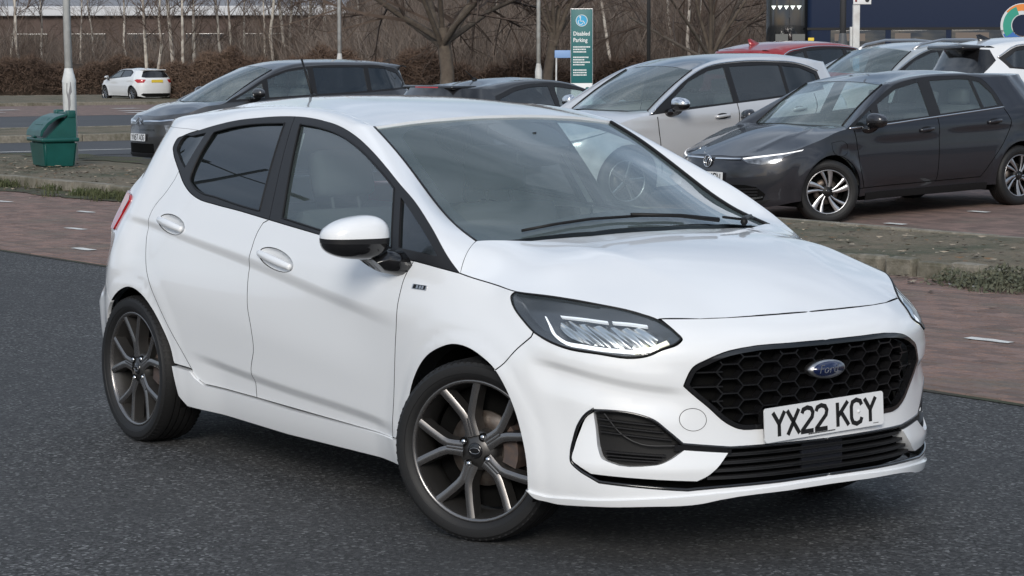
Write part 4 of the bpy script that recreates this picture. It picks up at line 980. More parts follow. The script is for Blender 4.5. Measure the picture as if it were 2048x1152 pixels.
    tx=text('badge_script','Ford',.040,M_alu,bd,Mb@Matrix.Translation((0,-.001,.0098))@Matrix(((1,.32,0,0),(0,1,0,0),(0,0,1,0),(0,0,0,1))),.0006,1.08,off=-.0004)
    # number plate
    Mp=Matrix.Translation((.866,-.018,.4555))@Matrix.Rotation(R(1.6),4,'X')@Matrix.Rotation(R(-2),4,'Y')@Matrix(((0,0,1,0),(1,0,0,0),(0,1,0,0),(0,0,0,1)))
    pl=plate(car,'YX22 KCY',Mp)
    mb=MB(); V,F=superell(.006,.006,.004,1,10,6); mb.add([Mp@(Vector(v)+Vector((.148,.0,.005))) for v in V],F); mb.build('plate_screw',M_plate,pl)
    mb=MB(); random.seed(2); x_=-.075
    while x_<.04: w_=random.uniform(.003,.007); mb.box(x_,x_+w_,-.0495,-.0455,.0042,.0046,M=Mp); x_+=w_+.0012
    mb.build('plate_small_print',M_ink,pl,False)['kind']='stuff'
    mb=MB(); mb.box(.212,.236,-.0475,-.0455,.0042,.0046,M=Mp); mb.build('plate_mark',M_ink,pl,False)
    # plate carrier
    mb=MB(); mb.box(-.24,.24,-.045,.045,-.05,-.001,M=Mp); mb.build('plate_carrier',M_black,car,False)
    # ---- lower intake
    open_poly=np.vstack([op_out,op_top[::-1][0:-1]])
    panel('intake_backing',open_poly,fs,M_dark,car,(),.06,-.012,0,off=-.07,sym=(0,UC))
    rim=panel('intake_frame',np.vstack([op_out,halfshift(op_out,op_top)]),fs,M_gloss,car,(),.03,.001,.04,off=-.002,sym=(0,UC)) if False else None
    mb=MB()
    for E_,dz in ((op_out,.003),(op_top,-.003)):
        X=fs(dens(E_+[0,dz],.015,False),-.004); mb.tube(X,.006,6); mb.tube(X*[1,-1,1],.006,6)
    mb.build('intake_frame',M_gloss,car)
    for z in (.288,.312,.336,.360):
        u0=.93+(z-.288)*1.05; u=np.linspace(u0,UC,24); X=fs(np.stack([u,z+0*u],1),-.030); Xf=np.vstack([X,(X*[1,-1,1])[::-1][1:]]); s=MB(); s.rect(Xf,.010,.03,up=(1,0,0)); s.rect(Xf,.03,.007,up=(0,0,1)); s.build('intake_slat',mat('slat_black',(.014,.014,.015),.5),car,False)
    mb=MB(); X=fs(np.array([[UC,.325]]),-.035)[0]; mb.bbox(X[0]-.01,X[0]+.008,-.09,.09,.272,.378,.006); mb.build('radar_sensor',mat('sensor_black',(.012,.013,.018),.25),car,False)
    # air-curtain vents: backing surface, slats, white blade
    vent=np.vstack([sm([(.580,.497),(.628,.499),(.722,.488),(.772,.470),(.808,.441),(.853,.399)],4),[[.859,.383]],sm([(.859,.381),(.807,.350),(.770,.336),(.745,.333),(.610,.341),(.588,.353),(.583,.372)],4)])
    o=panel('air_vent',vent,fs,M_black,car,(),.03,-.006,0,off=-.030); o2=flip(o)
    for a,b in (((.586,.475),(.775,.458)),((.588,.455),(.80,.436)),((.590,.435),(.825,.412)),((.598,.372),(.80,.362)),((.598,.361),(.785,.352)),((.60,.350),(.77,.344))):
        s=MB(); q=np.linspace(a,b,10); s.rect(fs(q,-.016),.022,.0035,up=(0,0,1)); l=s.build('vent_slat',M_trim,o,False); flip(l,parent=o2)
    s=MB(); q=sm([(.61,.492),(.665,.425),(.70,.405),(.85,.392)],6); s.tube(fs(q,-.009),.0028,6); l=s.build('vent_brace',M_trim,o,False); flip(l,parent=o2)
    s=MB(); q=np.linspace((.83,.388),(1.02,.374),10); s.rect(fs(q,-.012),.02,.02,up=(0,0,1)); l=s.build('vent_bridge',M_gloss,o,False); flip(l,parent=o2)
    wg=[(a,b+(.007 if b<.33 and a<.93 and i in (5,6,7,8) else 0)) for i,(a,b) in enumerate(C['wing'])]; wgp=sm([(wg[0][0],wg[0][1],1)]+wg[1:5]+wg[5:6]+[(*wg[6],1),(*wg[7],1)]+wg[8:10]+[(*wg[10],1),(*wg[11],1)]+wg[12:18]+[(wg[18][0],wg[18][1])],4,True)
    o=panel('intake_blade',wgp,lambda q,off=0.: Wf(q[:,0],q[:,1],off+.004-.016*np.clip((q[:,1]-.33)/.16,0,1)-.010*np.clip((.315-q[:,1])/.04,0,1)),M_white,car,(),.018,.0,.05,off=.0); flip(o)
    we=[(-1.020,-.557,1.354),(-.866,-.578,1.289),(-.687,-.6,1.199),(-.481,-.628,1.089),(-.351,-.645,1.033),(-.186,-.665,.984)]
    wt=[(-1.020,-.557,1.354),(-1.000,-.45,1.366),(-.975,-.25,1.381),(-.962,0,1.387)]
    # ---- roof with pillars
    rail=dens(np.vstack([full[:iT+jt+1],np.array(rt)[1:]]),.03,False); A3=fs(rail,-.001); NA=Wf.nrm(rail[:,0],rail[:,1])
    def arc(P): d=np.r_[0,np.cumsum(np.linalg.norm(np.diff(P,axis=0),axis=1))]; return d/d[-1]
    kx=int(np.argmin(abs(A3[:,0]+1.10)+9*(A3[:,2]<1.2))); Wb=np.array(we)[::-1]+[0,0,.006]; Wb[:,1]-=.004
    def res(P,t): q=arc(P); return np.stack([spl(q,P[:,i],t) for i in range(3)],1)
    Bl=np.array([tuple(Wb[-1]),(-1.25,-.535,1.398),(-1.6,-.515,1.422),(-2.0,-.51,1.414),(-2.4,-.50,1.386),(-2.62,-.49,1.364),(-2.76,-.46,1.349)])
    B3=np.vstack([res(Wb,arc(A3[:kx+1])),res(Bl,arc(A3[kx:]))[1:]])
    ch=np.linalg.norm(B3-A3,axis=1); ib=np.minimum(np.arange(len(A3))/max(kx,1),1)
    dr_=NA+np.array([0,-.2,1.]); dr_/=np.linalg.norm(dr_,axis=1,keepdims=True); Cc=(A3+B3)/2+dr_*(ch*(.14+.12*ib))[:,None]
    ns=9; ss=np.linspace(0,1,ns); V=[]
    for s_ in ss: V.append((1-s_)**2*A3+2*s_*(1-s_)*Cc+s_*s_*B3)
    V=np.stack(V,1).reshape(-1,3); k=len(A3)
    o=meshobj('roof_rail',V,[(i*ns+j,i*ns+j+1,i*ns+ns+j+1,i*ns+ns+j) for i in range(k-1) for j in range(ns-1)],M_white,car); 
    bm=bmesh.new(); bm.from_mesh(o.data); bmesh.ops.recalc_face_normals(bm,faces=bm.faces[:]); bm.normal_update()
    f0=max(bm.faces,key=lambda f_:f_.calc_center_median().z)
    if f0.normal.z<0: bmesh.ops.reverse_faces(bm,faces=bm.faces[:])
    bm.to_mesh(o.data); bm.free(); flip(o)
    # ---- bonnet
    edge=fs(np.vstack([hs,sm([(.392,.856),(.552,.849),(.687,.831),(.808,.804),(.848,.787),(.858,.789)],6)[1:],np.array([(.984,.788),(1.072,.788),(1.16,.788),(1.271,.788),(UC,.788)])]),.0)
    cowl=[(-.186,-.665,.984),(-.101,-.5,.988),(-.045,-.28,.998),(.000,0,1.006)]
    rearseam=[tuple(q) for q in V[:ns]]
    hp=[tuple(e) for e in edge[::3]]+[tuple(edge[-1])]+cowl[1:]+rearseam[1::2]+[(.25,0,.969),(.5,0,.906),(.66,0,.842),(.25,-.35,.957),(.5,-.30,.890),(.2,-.6,.934),(.40,-.55,.878)]
    def hcrease(q):
        y=np.abs(q[:,1]); yc=.30+.18*(.75-q[:,0]); t=(y-yc)/.05; return .0035*np.exp(-t*t)*np.clip((.62-q[:,0])/.3,0,1)*np.clip((q[:,0]+.1)/.3,0,1)
    hsurf=heightmap(hp,extra=hcrease)
    hpoly=np.vstack([edge[:,:2],[[cowl[3][0],0]],np.array(cowl)[::-1][1:,:2],np.array(rearseam)[::-1][1:-1,:2]])
    panel('bonnet',hpoly,hsurf,M_white,car,(),.03,.0022,.02,sym=(1,0.),fm=M_black)
    # ---- windscreen
    wsf=heightmap(we+wt+[(-.12,-.5,1.000),(-.03,-.28,1.018),(.005,0,1.024)]+[(-.5,0,1.232),(-.5,-.3,1.205),(-.75,0,1.318),(-.25,0,1.128)])
    wpoly=np.vstack([[[-.962,0]],np.array(wt)[::-1][1:,:2],np.array(we)[1:,:2],[[-.12,-.5],[-.03,-.28],[.005,0]]])
    panel('windscreen',wpoly,wsf,M_screen,car,(),.05,.0,0,off=-.004,sym=(1,0.))
    wi=np.array([(-.915,0),(-.925,-.22),(-.945,-.38),(-.955,-.44),(-.93,-.485),(-.84,-.515),(-.60,-.56),(-.42,-.585),(-.33,-.585),(-.27,-.54),(-.185,-.40),(-.145,-.2),(-.135,0)]); wi=np.vstack([wi[:1],sm([tuple(q) for q in wi[1:-1]],4),wi[-1:]])
    panel('windscreen_border',np.vstack([wpoly,wi[::-1]]),wsf,M_trim,car,(),.04,.0,0,off=-.0065,sym=(1,0.))
    mb=MB(); X=wsf(sm([tuple(q[:2]) for q in we],5),.001); mb.tube(X,.0075,6); o=mb.build('screen_moulding',M_black,car); flip(o)
    # sensor housing behind the mirror
    sh=np.array([(-.93,-.03),(-.90,-.12),(-.80,-.12),(-.70,-.07),(-.66,0.02),(-.68,.10),(-.76,.14),(-.90,.14),(-.93,.05)]); panel('sensor_cover',sm([tuple(q) for q in sh],4,True),wsf,M_trim,car,(),.04,0,.03,off=-.009)
    # ---- roof skin
    S85=.15**2*A3+2*.85*.15*Cc+.85**2*B3
    cen=[(-1.10,1.418),(-1.4,1.446),(-1.75,1.457),(-2.1,1.452),(-2.45,1.429),(-2.75,1.395),(-2.88,1.375)]
    rp=[tuple(q) for q in B3[kx::4]]+[tuple(q) for q in S85[kx+2::4]]+[(x,y,z+.006) for x,y,z in wt]+[(x,0,z) for x,z in cen]+[(x,-.30,z-.011) for x,z in cen[:-1]]
    rsf=heightmap(rp,lam=1e-5)
    rpoly=np.vstack([B3[kx:,:2],[[-2.84,-.3],[-2.88,-.15],[-2.89,0]],[[-.962,0]],np.array(wt)[::-1][1:-1,:2]])
    panel('roof',rpoly,rsf,M_white,car,(),.03,.0,.012,sym=(1,0.))
    # ---- headlights
    ho=sm([(*hd[0],1)]+hd[1:12]+[hd[12]]+hd[13:15]+hd[15:],4,True)
    hs_in=inset(ho,.006)
    lens=panel('headlight',ho,fs,M_lens,car,(),.03,.0015,.004,off=.001); lens2=flip(lens)
    def sub(o): flip(o,parent=lens2)
    dk=mat('lamp_housing',(.085,.092,.108),.3); wl=mat('lamp_drl',(.85,.86,.87),.3,emit=(1,1,1),es=.55); wl2=mat('lamp_drl_amber',(.85,.83,.62),.3,emit=(1,.95,.72),es=.55)
    hsd=lambda q,off=0.: Wf(q[:,0],q[:,1],off-.045*np.clip(segd(ho,q)/.035,0,1))
    sub(panel('lamp_housing',ho,hsd,dk,lens,(),.016,.003,0,off=-.006))
    mb=MB(); mb.tube(fs(dens(inset(ho,.003),.02),.0005),.0036,5,closed=True); sub(mb.build('lamp_seal',M_black,lens))
    def strip(pts,w,nm,m,off=-.010,n=5):
        q=sm(pts,n); d=np.gradient(q,axis=0); d/=np.linalg.norm(d,axis=1,keepdims=True); nn=np.stack([-d[:,1],d[:,0]],1); ww=(w if np.ndim(w) else np.full(len(q),w))[:len(q)] if np.ndim(w) else np.full(len(q),w)
        P=np.vstack([q+nn*ww[:,None]/2,(q-nn*ww[:,None]/2)[::-1]]); return panel(nm,P,fs,m,lens,(),.02,0,.01,off=off)
    dr=C['drl']; sub(strip(dr[:5]+[dr[5]],np.interp(np.linspace(0,1,26),[0,.2,.5,1],[.004,.006,.013,.014]),'running_light',wl)); sub(strip(dr[5:],.0125,'running_light',wl2))
    wl3=mat('lamp_guide',(.8,.82,.84),.25,emit=(1,1,1),es=.25); sub(strip([C['drl2'][0],(.62,.791),C['drl2'][1]],.005,'running_light',wl3)); sub(strip([C['drl3'][0],(.76,.781),C['drl3'][1]],.005,'running_light',wl3))
    rf=np.array([(.545,.786),(.62,.782),(.72,.774),(.81,.765),(.818,.745),(.795,.722),(.735,.708),(.64,.712),(.565,.722),(.525,.742),(.522,.768)])
    sub(panel('lamp_reflector',sm([tuple(q) for q in rf],3,True),lambda q,off=0.: Wf(q[:,0],q[:,1],off+.0045*np.sin((q[:,0]+(q[:,1]-.74)*.75)*2*math.pi/.040)+.008*np.sin((q[:,1]-.71)*math.pi/.075)),mat('reflector',(.80,.80,.78),.28,1),lens,(),.007,0,.01,off=-.028))
    for k in range(4):
        u0=.560+k*.062; s=MB(); q=sm([(u0,.786-(k*.0035)),(u0+.010,.755),(u0+.040,.716)],5); s.rect(fs(q,-.024),.003,.012,up=(0,1,0)); sub(s.build('lamp_divider',mat('lamp_fin',(.22,.23,.25),.25,.8),lens,False))
    # ---- mirrors
    for sd in (-1,):
        mirror_unit(car,(-.465,sd*.985,1.000),sd,M_white,(.082,.118,.075),(.055,-.09,-.062),rz=sd*R(8))
    # ---- wheels
    for x,sd,st in ((0,-1,R(25.5)),(0,1,R(25.5)),(-2.493,-1,0),(-2.493,1,0)):
        wheel(car,(x,sd*.755,.308),sd,'y5',.309,.243,.205,st,(R(105) if sd<0 else R(75)) if x==0 else R(98),M_wface,M_wpock)
        arch_liner(car,(x,0,.307),sd,.352 if x==0 else .352,.28,.80)
    # ---- under body and cabin
    mb=MB(); mb.box(-3.0,.45,-.60,.60,.21,.27); mb.box(-2.05,-.42,-.76,.76,.20,.30); mb.build('underbody',M_dark,car,False)
    mb=MB(); mb.box(-2.05,-.45,-.765,.765,.28,.34); mb.box(-2.06,-1.9,-.7,.7,.28,.75); mb.box(-.52,-.40,-.76,.76,.30,.80); mb.build('floor_pan',M_dash,car,False)
    mb=MB(); mb.bbox(-.62,-.08,-.70,.70,.80,.965,.05); mb.bbox(-.72,-.40,-.70,.70,.66,.90,.05); mb.bbox(-.74,-.46,-.60,-.16,.86,.985,.04); d=mb.build('dashboard',M_dash,car)
    mb=MB(); Ms=Matrix.Translation((-.80,-.37,.86))@Matrix.Rotation(R(65),4,'Y'); mb.tube([Ms@Vector((.18*math.cos(t),.18*math.sin(t),0)) for t in np.linspace(0,2*math.pi,32,False)],.014,8,closed=True); mb.bbox(-.06,.06,-.08,.08,-.02,.02,.015,M=Ms); mb.tube([Ms@Vector((0,-.17,0)),Ms@Vector((0,.17,0))],.015,6); mb.tube([Ms@Vector((0,0,0)),Ms@Vector((0,0,-.3))],.04,8); mb.build('steering_wheel',M_black,car)
    for y in (-.37,.37): seat(car,-1.12,y,M_cloth)
    mb=MB(); mb.bbox(-2.0,-1.55,-.62,.62,.32,.48,.05); T=Matrix.Translation((-1.98,0,.45))@Matrix.Rotation(R(-20),4,'Y'); mb.bbox(-.07,.07,-.62,.62,0,.55,.05,M=T)
    for y in (-.38,.38): mb.bbox(-.05,.05,-.12,.12,.56,.72,.04,M=T)
    mb.build('rear_seat',M_cloth,car)
    for sd in (-1,1):   # inner B pillar cover and door cards
        q=np.array([(-1.425,1.02),(-1.385,1.02),(-1.475,1.34),(-1.50,1.34)]); 
        s=MB(); P=fs(q,-.035)*[1,-sd,1] if sd>0 else fs(q,-.035); s.add([tuple(v) for v in P],[(0,1,2,3)]); s.build('pillar_cover',M_lightgrey,car,False,False)
        mb=MB(); mb.box(-1.44,-.42,sd*.70,sd*.735,.34,.94); mb.build('door_card',M_dash,car,False); mb=MB(); mb.box(-2.0,-1.46,sd*.70,sd*.735,.34,.98); mb.build('door_card',M_dash,car,False)
    mb=MB(); mb.bbox(-2.95,-2.2,-.6,.6,.60,.95,.05); mb.build('parcel_shelf',M_cloth,car)
    mb=MB(); V,F=superell(.015,.105,.033,.6,20,10); mb.add([(v[0]-.78,v[1]+.02,v[2]+1.235) for v in V],F); mb.tube([(-.78,.02,1.25),(-.80,.02,1.33)],.01,6); mb.build('rear_view_mirror',M_black,car)
    # ---- wipers, cowl, aerial
    mb=MB(); X=wsf(np.array([(-.150,-.50),(-.118,-.38),(-.085,-.25),(-.055,-.05),(-.045,.14)]),.012); mb.tube(X,.0055,6); X=wsf(np.array([(-.010,.26),(-.025,.10),(-.055,-.10)]),.022); mb.tube(X,[.010,.008,.006],6); mb.build('wiper',M_black,car)
    mb=MB(); X=wsf(np.array([(-.075,.34),(-.11,.45),(-.20,.60)]),.014); mb.tube(X,.0055,6); X=wsf(np.array([(-.035,.40),(-.09,.45),(-.17,.55)]),.024); mb.tube(X,[.014,.011,.007],6); mb.build('wiper',M_black,car)
    mb=MB(); c1=np.array(cowl); P=[(x-.01,y,z-.03) for x,y,z in cowl]+[(x-.16,y,z-.0) for x,y,z in cowl]; P2=[(x,-y,z) for x,y,z in P]; mb.add(P,[(i,i+1,5+i,4+i) for i in range(3)]); mb.add(P2,[(i+1,i,4+i,5+i) for i in range(3)]); mb.build('scuttle',M_black,car)
    mb=MB(); mb.tube([(-2.40,0,1.425),(-2.424,0,1.448)],[.028,.014],10); mb.tube([(-2.424,0,1.446),(-2.47,0,1.53),(-2.515,0,1.606)],[.007,.0055,.0045],8); mb.build('aerial',M_black,car)
    return car
hatch=build_hatch()

# ================================================================ parked cars
M_headlamp=mat('headlamp_inner',(.42,.44,.47),.18,.7,noise=(14,.2,(.05,.055,.06)))
def std_wrap(S):
    hw,H,b=S['hw'],S['H'],S['belt']; fo,ro=S['fo'],S['wb']+S['ro']; k=hw/.866; hz=S['hood'][0]
    zs=[.15,.22,.30,.40,.52,.62,hz-.02,hz+.05,hz+.12]; zs=[z for z in zs if z<b-.10]+[b-.07,b-.01,b+.06,b+.16,b+.27,b+.37,H-.06]; zs=sorted(set(round(z,3) for z in zs))
    zs=[z for i,z in enumerate(zs) if i==0 or z-zs[i-1]>.03]
    wz=[.15,.22,.30,.40,.55,.70,b-.07,b-.01,b+.06,H-.06]; wv=[.925,.95,.965,.982,.996,1.0,.982,.962,.925,S.get('wtop',.63)/hw]
    w=np.interp(zs,wz,wv)*hw
    xz=[.15,.22,.35,.50,hz-.10,hz-.02,hz+.05,hz+.15,2]; xv=S.get('xf',[-.03,0,.0,-.005,-.015,-.05,-.12,-.17,-.2]); xf=fo+np.interp(zs,xz,xv)
    rz=[.15,.3,.5,.7,.9,b,b+.15,H-.1,2]; rv=S.get('xr',[.08,.03,0,.0,.02,.05,.14,.26,.30]); xr=-ro+np.interp(zs,rz,rv)
    fp=[(y*k,a*S.get('fpk',1.)) for y,a in ((0,0),(.15,.006),(.30,.024),(.44,.066),(.55,.122),(.64,.19),(.71,.265),(.765,.35),(.80,.45))]
    rp=[(y*k,a*S.get('rpk',1.)) for y,a in ((0,0),(.2,.006),(.38,.025),(.55,.062),(.67,.125),(.75,.215),(.80,.33))]
    tfz=np.interp(zs,[.6,b],[.03,.10]); sx=list(np.linspace(-.25,-S['wb']+.55,5))
    ax=S['wb']; sc=S.get('scoop',.010); cz=S.get('crease',b-.13); cs=S.get('crslope',.05)
    def disp(v,x,z):
        d=0*x; t=(cz-cs*(x+1.3))-z; f=sstep(-ax-.3,-ax+.2,x)*(1-sstep(-.3,.25,x)); d-=f*sc*sstep(0,.05,t)*(1-sstep(.06,.4,t))
        t=.40-z; d-=.018*sstep(-ax+.4,-ax+.7,x)*(1-sstep(-.75,-.45,x))*sstep(0,.10,t)
        for cx in (0,-ax):
            r=np.hypot(x-cx,z-S['Rt']); d+=.012*(1-sstep(S['Ra']+.01,S['Ra']+.09,r))
        return d
    return make_wrap(dict(zs=zs,w=w,xf=xf,xr=xr,wref=hw,zref=min(zs,key=lambda q:abs(q-.52)),fp=fp,rp=rp,tf=(-.5,1.,tfz),tr=(-ax+.35,.8,.03),sx=sx,disp=disp))
def bg_car(name,label,loc,heading,S,pitch=0,group=None,detail=1):
    car=thing(name,label,'car',loc,R(heading),group); car.rotation_euler=(0,R(pitch),R(heading))
    W=std_wrap(S); fs=wsurf(W); UCc,RCc=W.u[-1],W.u[0]; P_=S['paint']; b=S['belt']; Ra,Rt,wb=S['Ra'],S['Rt'],S['wb']; st=S.get('step',.06)
    # which u belongs to a given x on the side at height z
    def ux(x,z):
        uu=np.linspace(-wb-.9,.62,160); xx=W.base(uu,0*uu+z)[:,0]; return float(np.interp(x,xx,uu))
    def U(L): return [(ux(q[0],q[1]),*q[1:]) for q in L]
    d=U(S['dlo']); dlo=sm([(d[0][0],d[0][1],1)]+d[1:],5); nU=S['dlo_top']*5; nR=S['dlo_rear']*5    # outline; index of rear top corner; index of rear lower corner
    upper=dlo[:nU+1]; rear=dlo[nU:nR+1]; belt=np.vstack([dlo[nR:],dlo[:1]])
    hf=S['hood']; hz=hf[0]
    he=[(UCc,hz),(UCc-.3,hz)]+[(UCc-du,z) for du,z in hf[1]]+[(ux(x,z),z) for x,z in hf[2]]; he=np.vstack([he[:1],sm(he[1:]+[(dlo[0][0],dlo[0][1])],4)])
    zt=S['rear_top']; rt=np.array([(dlo[nU][0],dlo[nU][1]),(dlo[nU][0]*.6+.4*(RCc+.95),zt-.006),(RCc+.85,zt),(RCc+.5,zt+.005),(RCc,zt+.006)])
    zb=S.get('zb',.20)
    def arch(cx,a0,a1): t=np.linspace(a0,a1,22); return np.array([(ux(cx+Ra*math.cos(a),Rt+Ra*math.sin(a)),Rt+Ra*math.sin(a)) for a in t])
    s0=math.asin((zb+.05-Rt)/Ra)
    bot=np.vstack([[[RCc,zb]],[[RCc+.6,zb]],arch(-wb,math.pi-s0,s0),arch(0,math.pi-s0,s0),[[UCc-.75,zb],[UCc-.3,zb],[UCc,zb]]])
    outer=np.vstack([he,belt[::-1][1:],rear[::-1][1:],rt[1:],bot])
    panel('body',outer,fs,P_,car,(),st,0,.03,sym=None) if False else None
    body=panel('body',outer,fs,P_,car,(),st,0,.02); flip(body)
    # side glass
    so=np.vstack([upper,rear[1:],belt[1:-1]]); gl=[np.array([(ux(x,z),z) for x,z in g]) for g,_ in S['glass']]
    o=panel('window_surround',so,fs,S.get('m_sur',M_trim),car,gl,st,0,.015,off=-.002); flip(o)
    for g,(_,m) in zip(gl,S['glass']):
        o=panel('side_window',g,fs,m,car,(),st*1.5,-.002,0,off=-.008); flip(o)
    # rail
    rail=dens(np.vstack([upper,rt[1:3]]),.06,False); A3=fs(rail,0.); NA=W.nrm(rail[:,0],rail[:,1])
    def arc(P): d_=np.r_[0,np.cumsum(np.linalg.norm(np.diff(P,axis=0),axis=1))]; return d_/d_[-1]
    def res(P,t): q=arc(P); return np.stack([spl(q,P[:,i],t) for i in range(3)],1)
    bc,tcn=S['ws']['base'],S['ws']['top']   # corner (x,y,z), centre (x,z)
    we=[(bc[0]+(tcn[0]-bc[0])*t,-(bc[1]+(tcn[1]-bc[1])*t),bc[2]+(tcn[2]-bc[2])*t+.022*math.sin(math.pi*t)) for t in np.linspace(0,1,6)]
    kx=int(np.argmin(abs(A3[:,0]-(tcn[0]-.07))+9*(A3[:,2]<tcn[2]-.2)))
    roof=S['roof']; yl=tcn[1]-.04
    Bl=np.array([we[-1]]+[(x,-yl+.03*((x-tcn[0])/2)**2,z-S.get('crown',.035)) for x,z in roof[1:-1]]+[(roof[-1][0]+.05,-(yl-.06),roof[-1][1]-.03)])
    B3=np.vstack([res(np.array(we),arc(A3[:kx+1])),res(Bl,arc(A3[kx:]))[1:]]); ch=np.linalg.norm(B3-A3,axis=1); ib=np.minimum(np.arange(len(A3))/max(kx,1),1)
    dr_=NA+np.array([0,-.2,1.]); dr_/=np.linalg.norm(dr_,axis=1,keepdims=True); Cc=(A3+B3)/2+dr_*(ch*(.12+.12*ib))[:,None]; ns=6
    V=np.stack([(1-s)**2*A3+2*s*(1-s)*Cc+s*s*B3 for s in np.linspace(0,1,ns)],1).reshape(-1,3); k=len(A3)
    o=meshobj('roof_rail',V,[(i*ns+j,i*ns+ns+j,i*ns+ns+j+1,i*ns+j+1) for i in range(k-1) for j in range(ns-1)],S.get('rail_paint',P_),car)
    if o.data.polygons[len(o.data.polygons)//2].normal.z<0: o.data.flip_normals()
    flip(o)
    seam=[tuple(q) for q in V[:ns]]
    # bonnet
    hp3=fs(he,0.); cz=S['ws']['cbase']; cow=[(bc[0]+(cz[0]-bc[0])*(1-(1-t)**2),-bc[1]*(1-t),bc[2]+(cz[1]-bc[2])*t) for t in np.linspace(0,1,5)]
    hx=hp3[0][0]; pts=[tuple(q) for q in hp3[::2]]+[tuple(hp3[-1])]+[(x+.02,y,z-.012) for x,y,z in cow[1:]]+seam[1::2]
    bul=S.get('hbul',.035)
    for t in (.35,.7): pts.append((hx+(cz[0]-hx)*t,0,hz+(cz[1]-hz)*t+bul*math.sin(math.pi*t)**.8))
    for t in (.35,.7): pts.append((hx+(cz[0]-hx)*t-.05,-.38,hz+(cz[1]-hz)*t+bul*.75*math.sin(math.pi*t)**.8-.006))
    hsf=heightmap(pts,lam=1e-5,extra=S.get('hcrease')); hpoly=np.vstack([hp3[:,:2],np.array(seam)[1:,:2],np.array([(x+.02,y) for x,y,z in cow])[1:]])
    hpoly[0,1]=0; hpoly[-1,1]=0
    panel('bonnet',hpoly,hsf,P_,car,(),st,.0025,.02,sym=(1,0.))
    # windscreen
    ct=S['ws']['ctop']; wt=[(tcn[0]+(ct[0]-tcn[0])*(1-(1-t)**2),-tcn[1]*(1-t),tcn[2]+(ct[1]-tcn[2])*(1-(1-t)**2)) for t in np.linspace(0,1,4)]
    wp=we+wt[1:]+[(x,y,z) for x,y,z in cow[1:]]+[((cz[0]+ct[0])/2,0,(cz[1]+ct[1])/2+.035),((cz[0]+ct[0])/2-.02,-.33,(cz[1]+ct[1])/2+.022)]
    wsf=heightmap(wp,lam=1e-5); wpoly=np.vstack([np.array(we)[:,:2],np.array(wt)[1:,:2],np.array(cow)[::-1][:-1,:2]]); wpoly[len(we)+2,1]=0
    panel('windscreen',wpoly,wsf,S.get('m_ws',M_screen),car,(),st*1.4,.0,0,off=-.003,sym=(1,0.))
    mb=MB(); mb.tube(wsf(np.array(we)[:,:2],.002),.010,5); o=mb.build('screen_moulding',M_black,car); flip(o)
    # roof
    S85=.0225*A3+.255*Cc+.7225*B3
    rp=[tuple(q) for q in B3[kx::2]]+[tuple(q) for q in S85[kx+1::2]]+wt[1:]+[(x,0,z) for x,z in roof]
    rsf=heightmap(rp,lam=1e-5); rx=roof[-1][0]; rpoly=np.vstack([B3[kx:,:2],[[rx-.02,-.25],[rx-.04,0]],np.array(wt)[::-1][:,:2]]); rpoly[len(B3)-kx+1,1]=0; rpoly[len(B3)-kx+2,1]=0
    panel('roof',rpoly[:-1],rsf,S.get('roof_paint',P_),car,(),st,0,.01,sym=(1,0.))
    # rear cap between roof end and body top
    re=np.array([(rx-.04,0),(rx-.02,-.25)]); a=rsf(np.vstack([re,B3[-1:,:2]]),0.); c_=fs(np.vstack([rt[::-1][:1],rt[::-1][1:2],rt[2:3]]),0.)
    o=meshobj('tailgate_top',np.vstack([a,c_]),[(0,1,4,3),(1,2,5,4)],S.get('tail_top',P_),car); flip(o)
    # wheels
    for i,(x,sd) in enumerate(((0,-1),(0,1),(-wb,-1),(-wb,1))):
        if (x,sd) in S.get('skipw',()): continue
        wheel(car,(x,sd*(S['hw']-.125),Rt),sd,S['style'],Rt,S['Rr'],.21,S.get('steer',0) if x==0 else 0,.3+i,S.get('m_face',M_alu),S.get('m_pock',M_black),full=False)
        arch_liner(car,(x,0,Rt),sd,Ra+.005,.3,S['hw']-.06)
    # cladding, seams, handles
    for nm,L,r,m,off in S.get('lines',()):
        mb=MB(); q=dens(sm(U(L),4),.05,False); mb.tube(fs(q,off),r,5); o=mb.build(nm,m,car); flip(o)
    for cx,cz_ in S.get('handles',()):
        mb=MB(); n=8; Vv=[]
        mb.rect([fs(np.array([[ux(cx+dx,cz_+.0*dx),cz_-dx*.06]]),o_)[0] for dx,o_ in ((-.105,.0),(-.08,.022),(0,.028),(.08,.022),(.105,.0))],.032,.014,up=(0,1,0) if False else (0,-1,.0)); o=mb.build('door_handle',S.get('m_handle',P_),car); flip(o)
        th=np.linspace(0,2*math.pi,20,False); q=np.stack([ux(cx,cz_)+.085*np.cos(th),cz_+.032*np.sin(th)],1); o=panel('handle_recess',q,fs,M_black,car,(),.05,0,0,off=.001); flip(o)
    for nm,poly,m,off in S.get('patches',()):      # (du from the centre line or x) panels lying on the skin
        P=np.array([(UCc-a if t=='f' else (RCc+a if t=='r' else ux(a,z)),z) for t,a,z in poly]); cen=np.any(np.abs(P[:,0]-UCc)<1e-6) or np.any(np.abs(P[:,0]-RCc)<1e-6)
        if cen: panel(nm,P,fs,m,car,(),st*.6,0,.012,off=off,sym=(0,UCc if np.any(np.abs(P[:,0]-UCc)<1e-6) else RCc))
        else: o=panel(nm,P,fs,m,car,(),st*.6,0,.012,off=off); flip(o)
    if 'mirror' in S:
        for sd in S.get('mirror_sides',(-1,1)):
            x,y,z=S['mirror']; mirror_unit(car,(x,sd*y,z),sd,S.get('m_cap',P_),(.08,.105,.075),(.06,-.09,-.065),rz=sd*R(8))
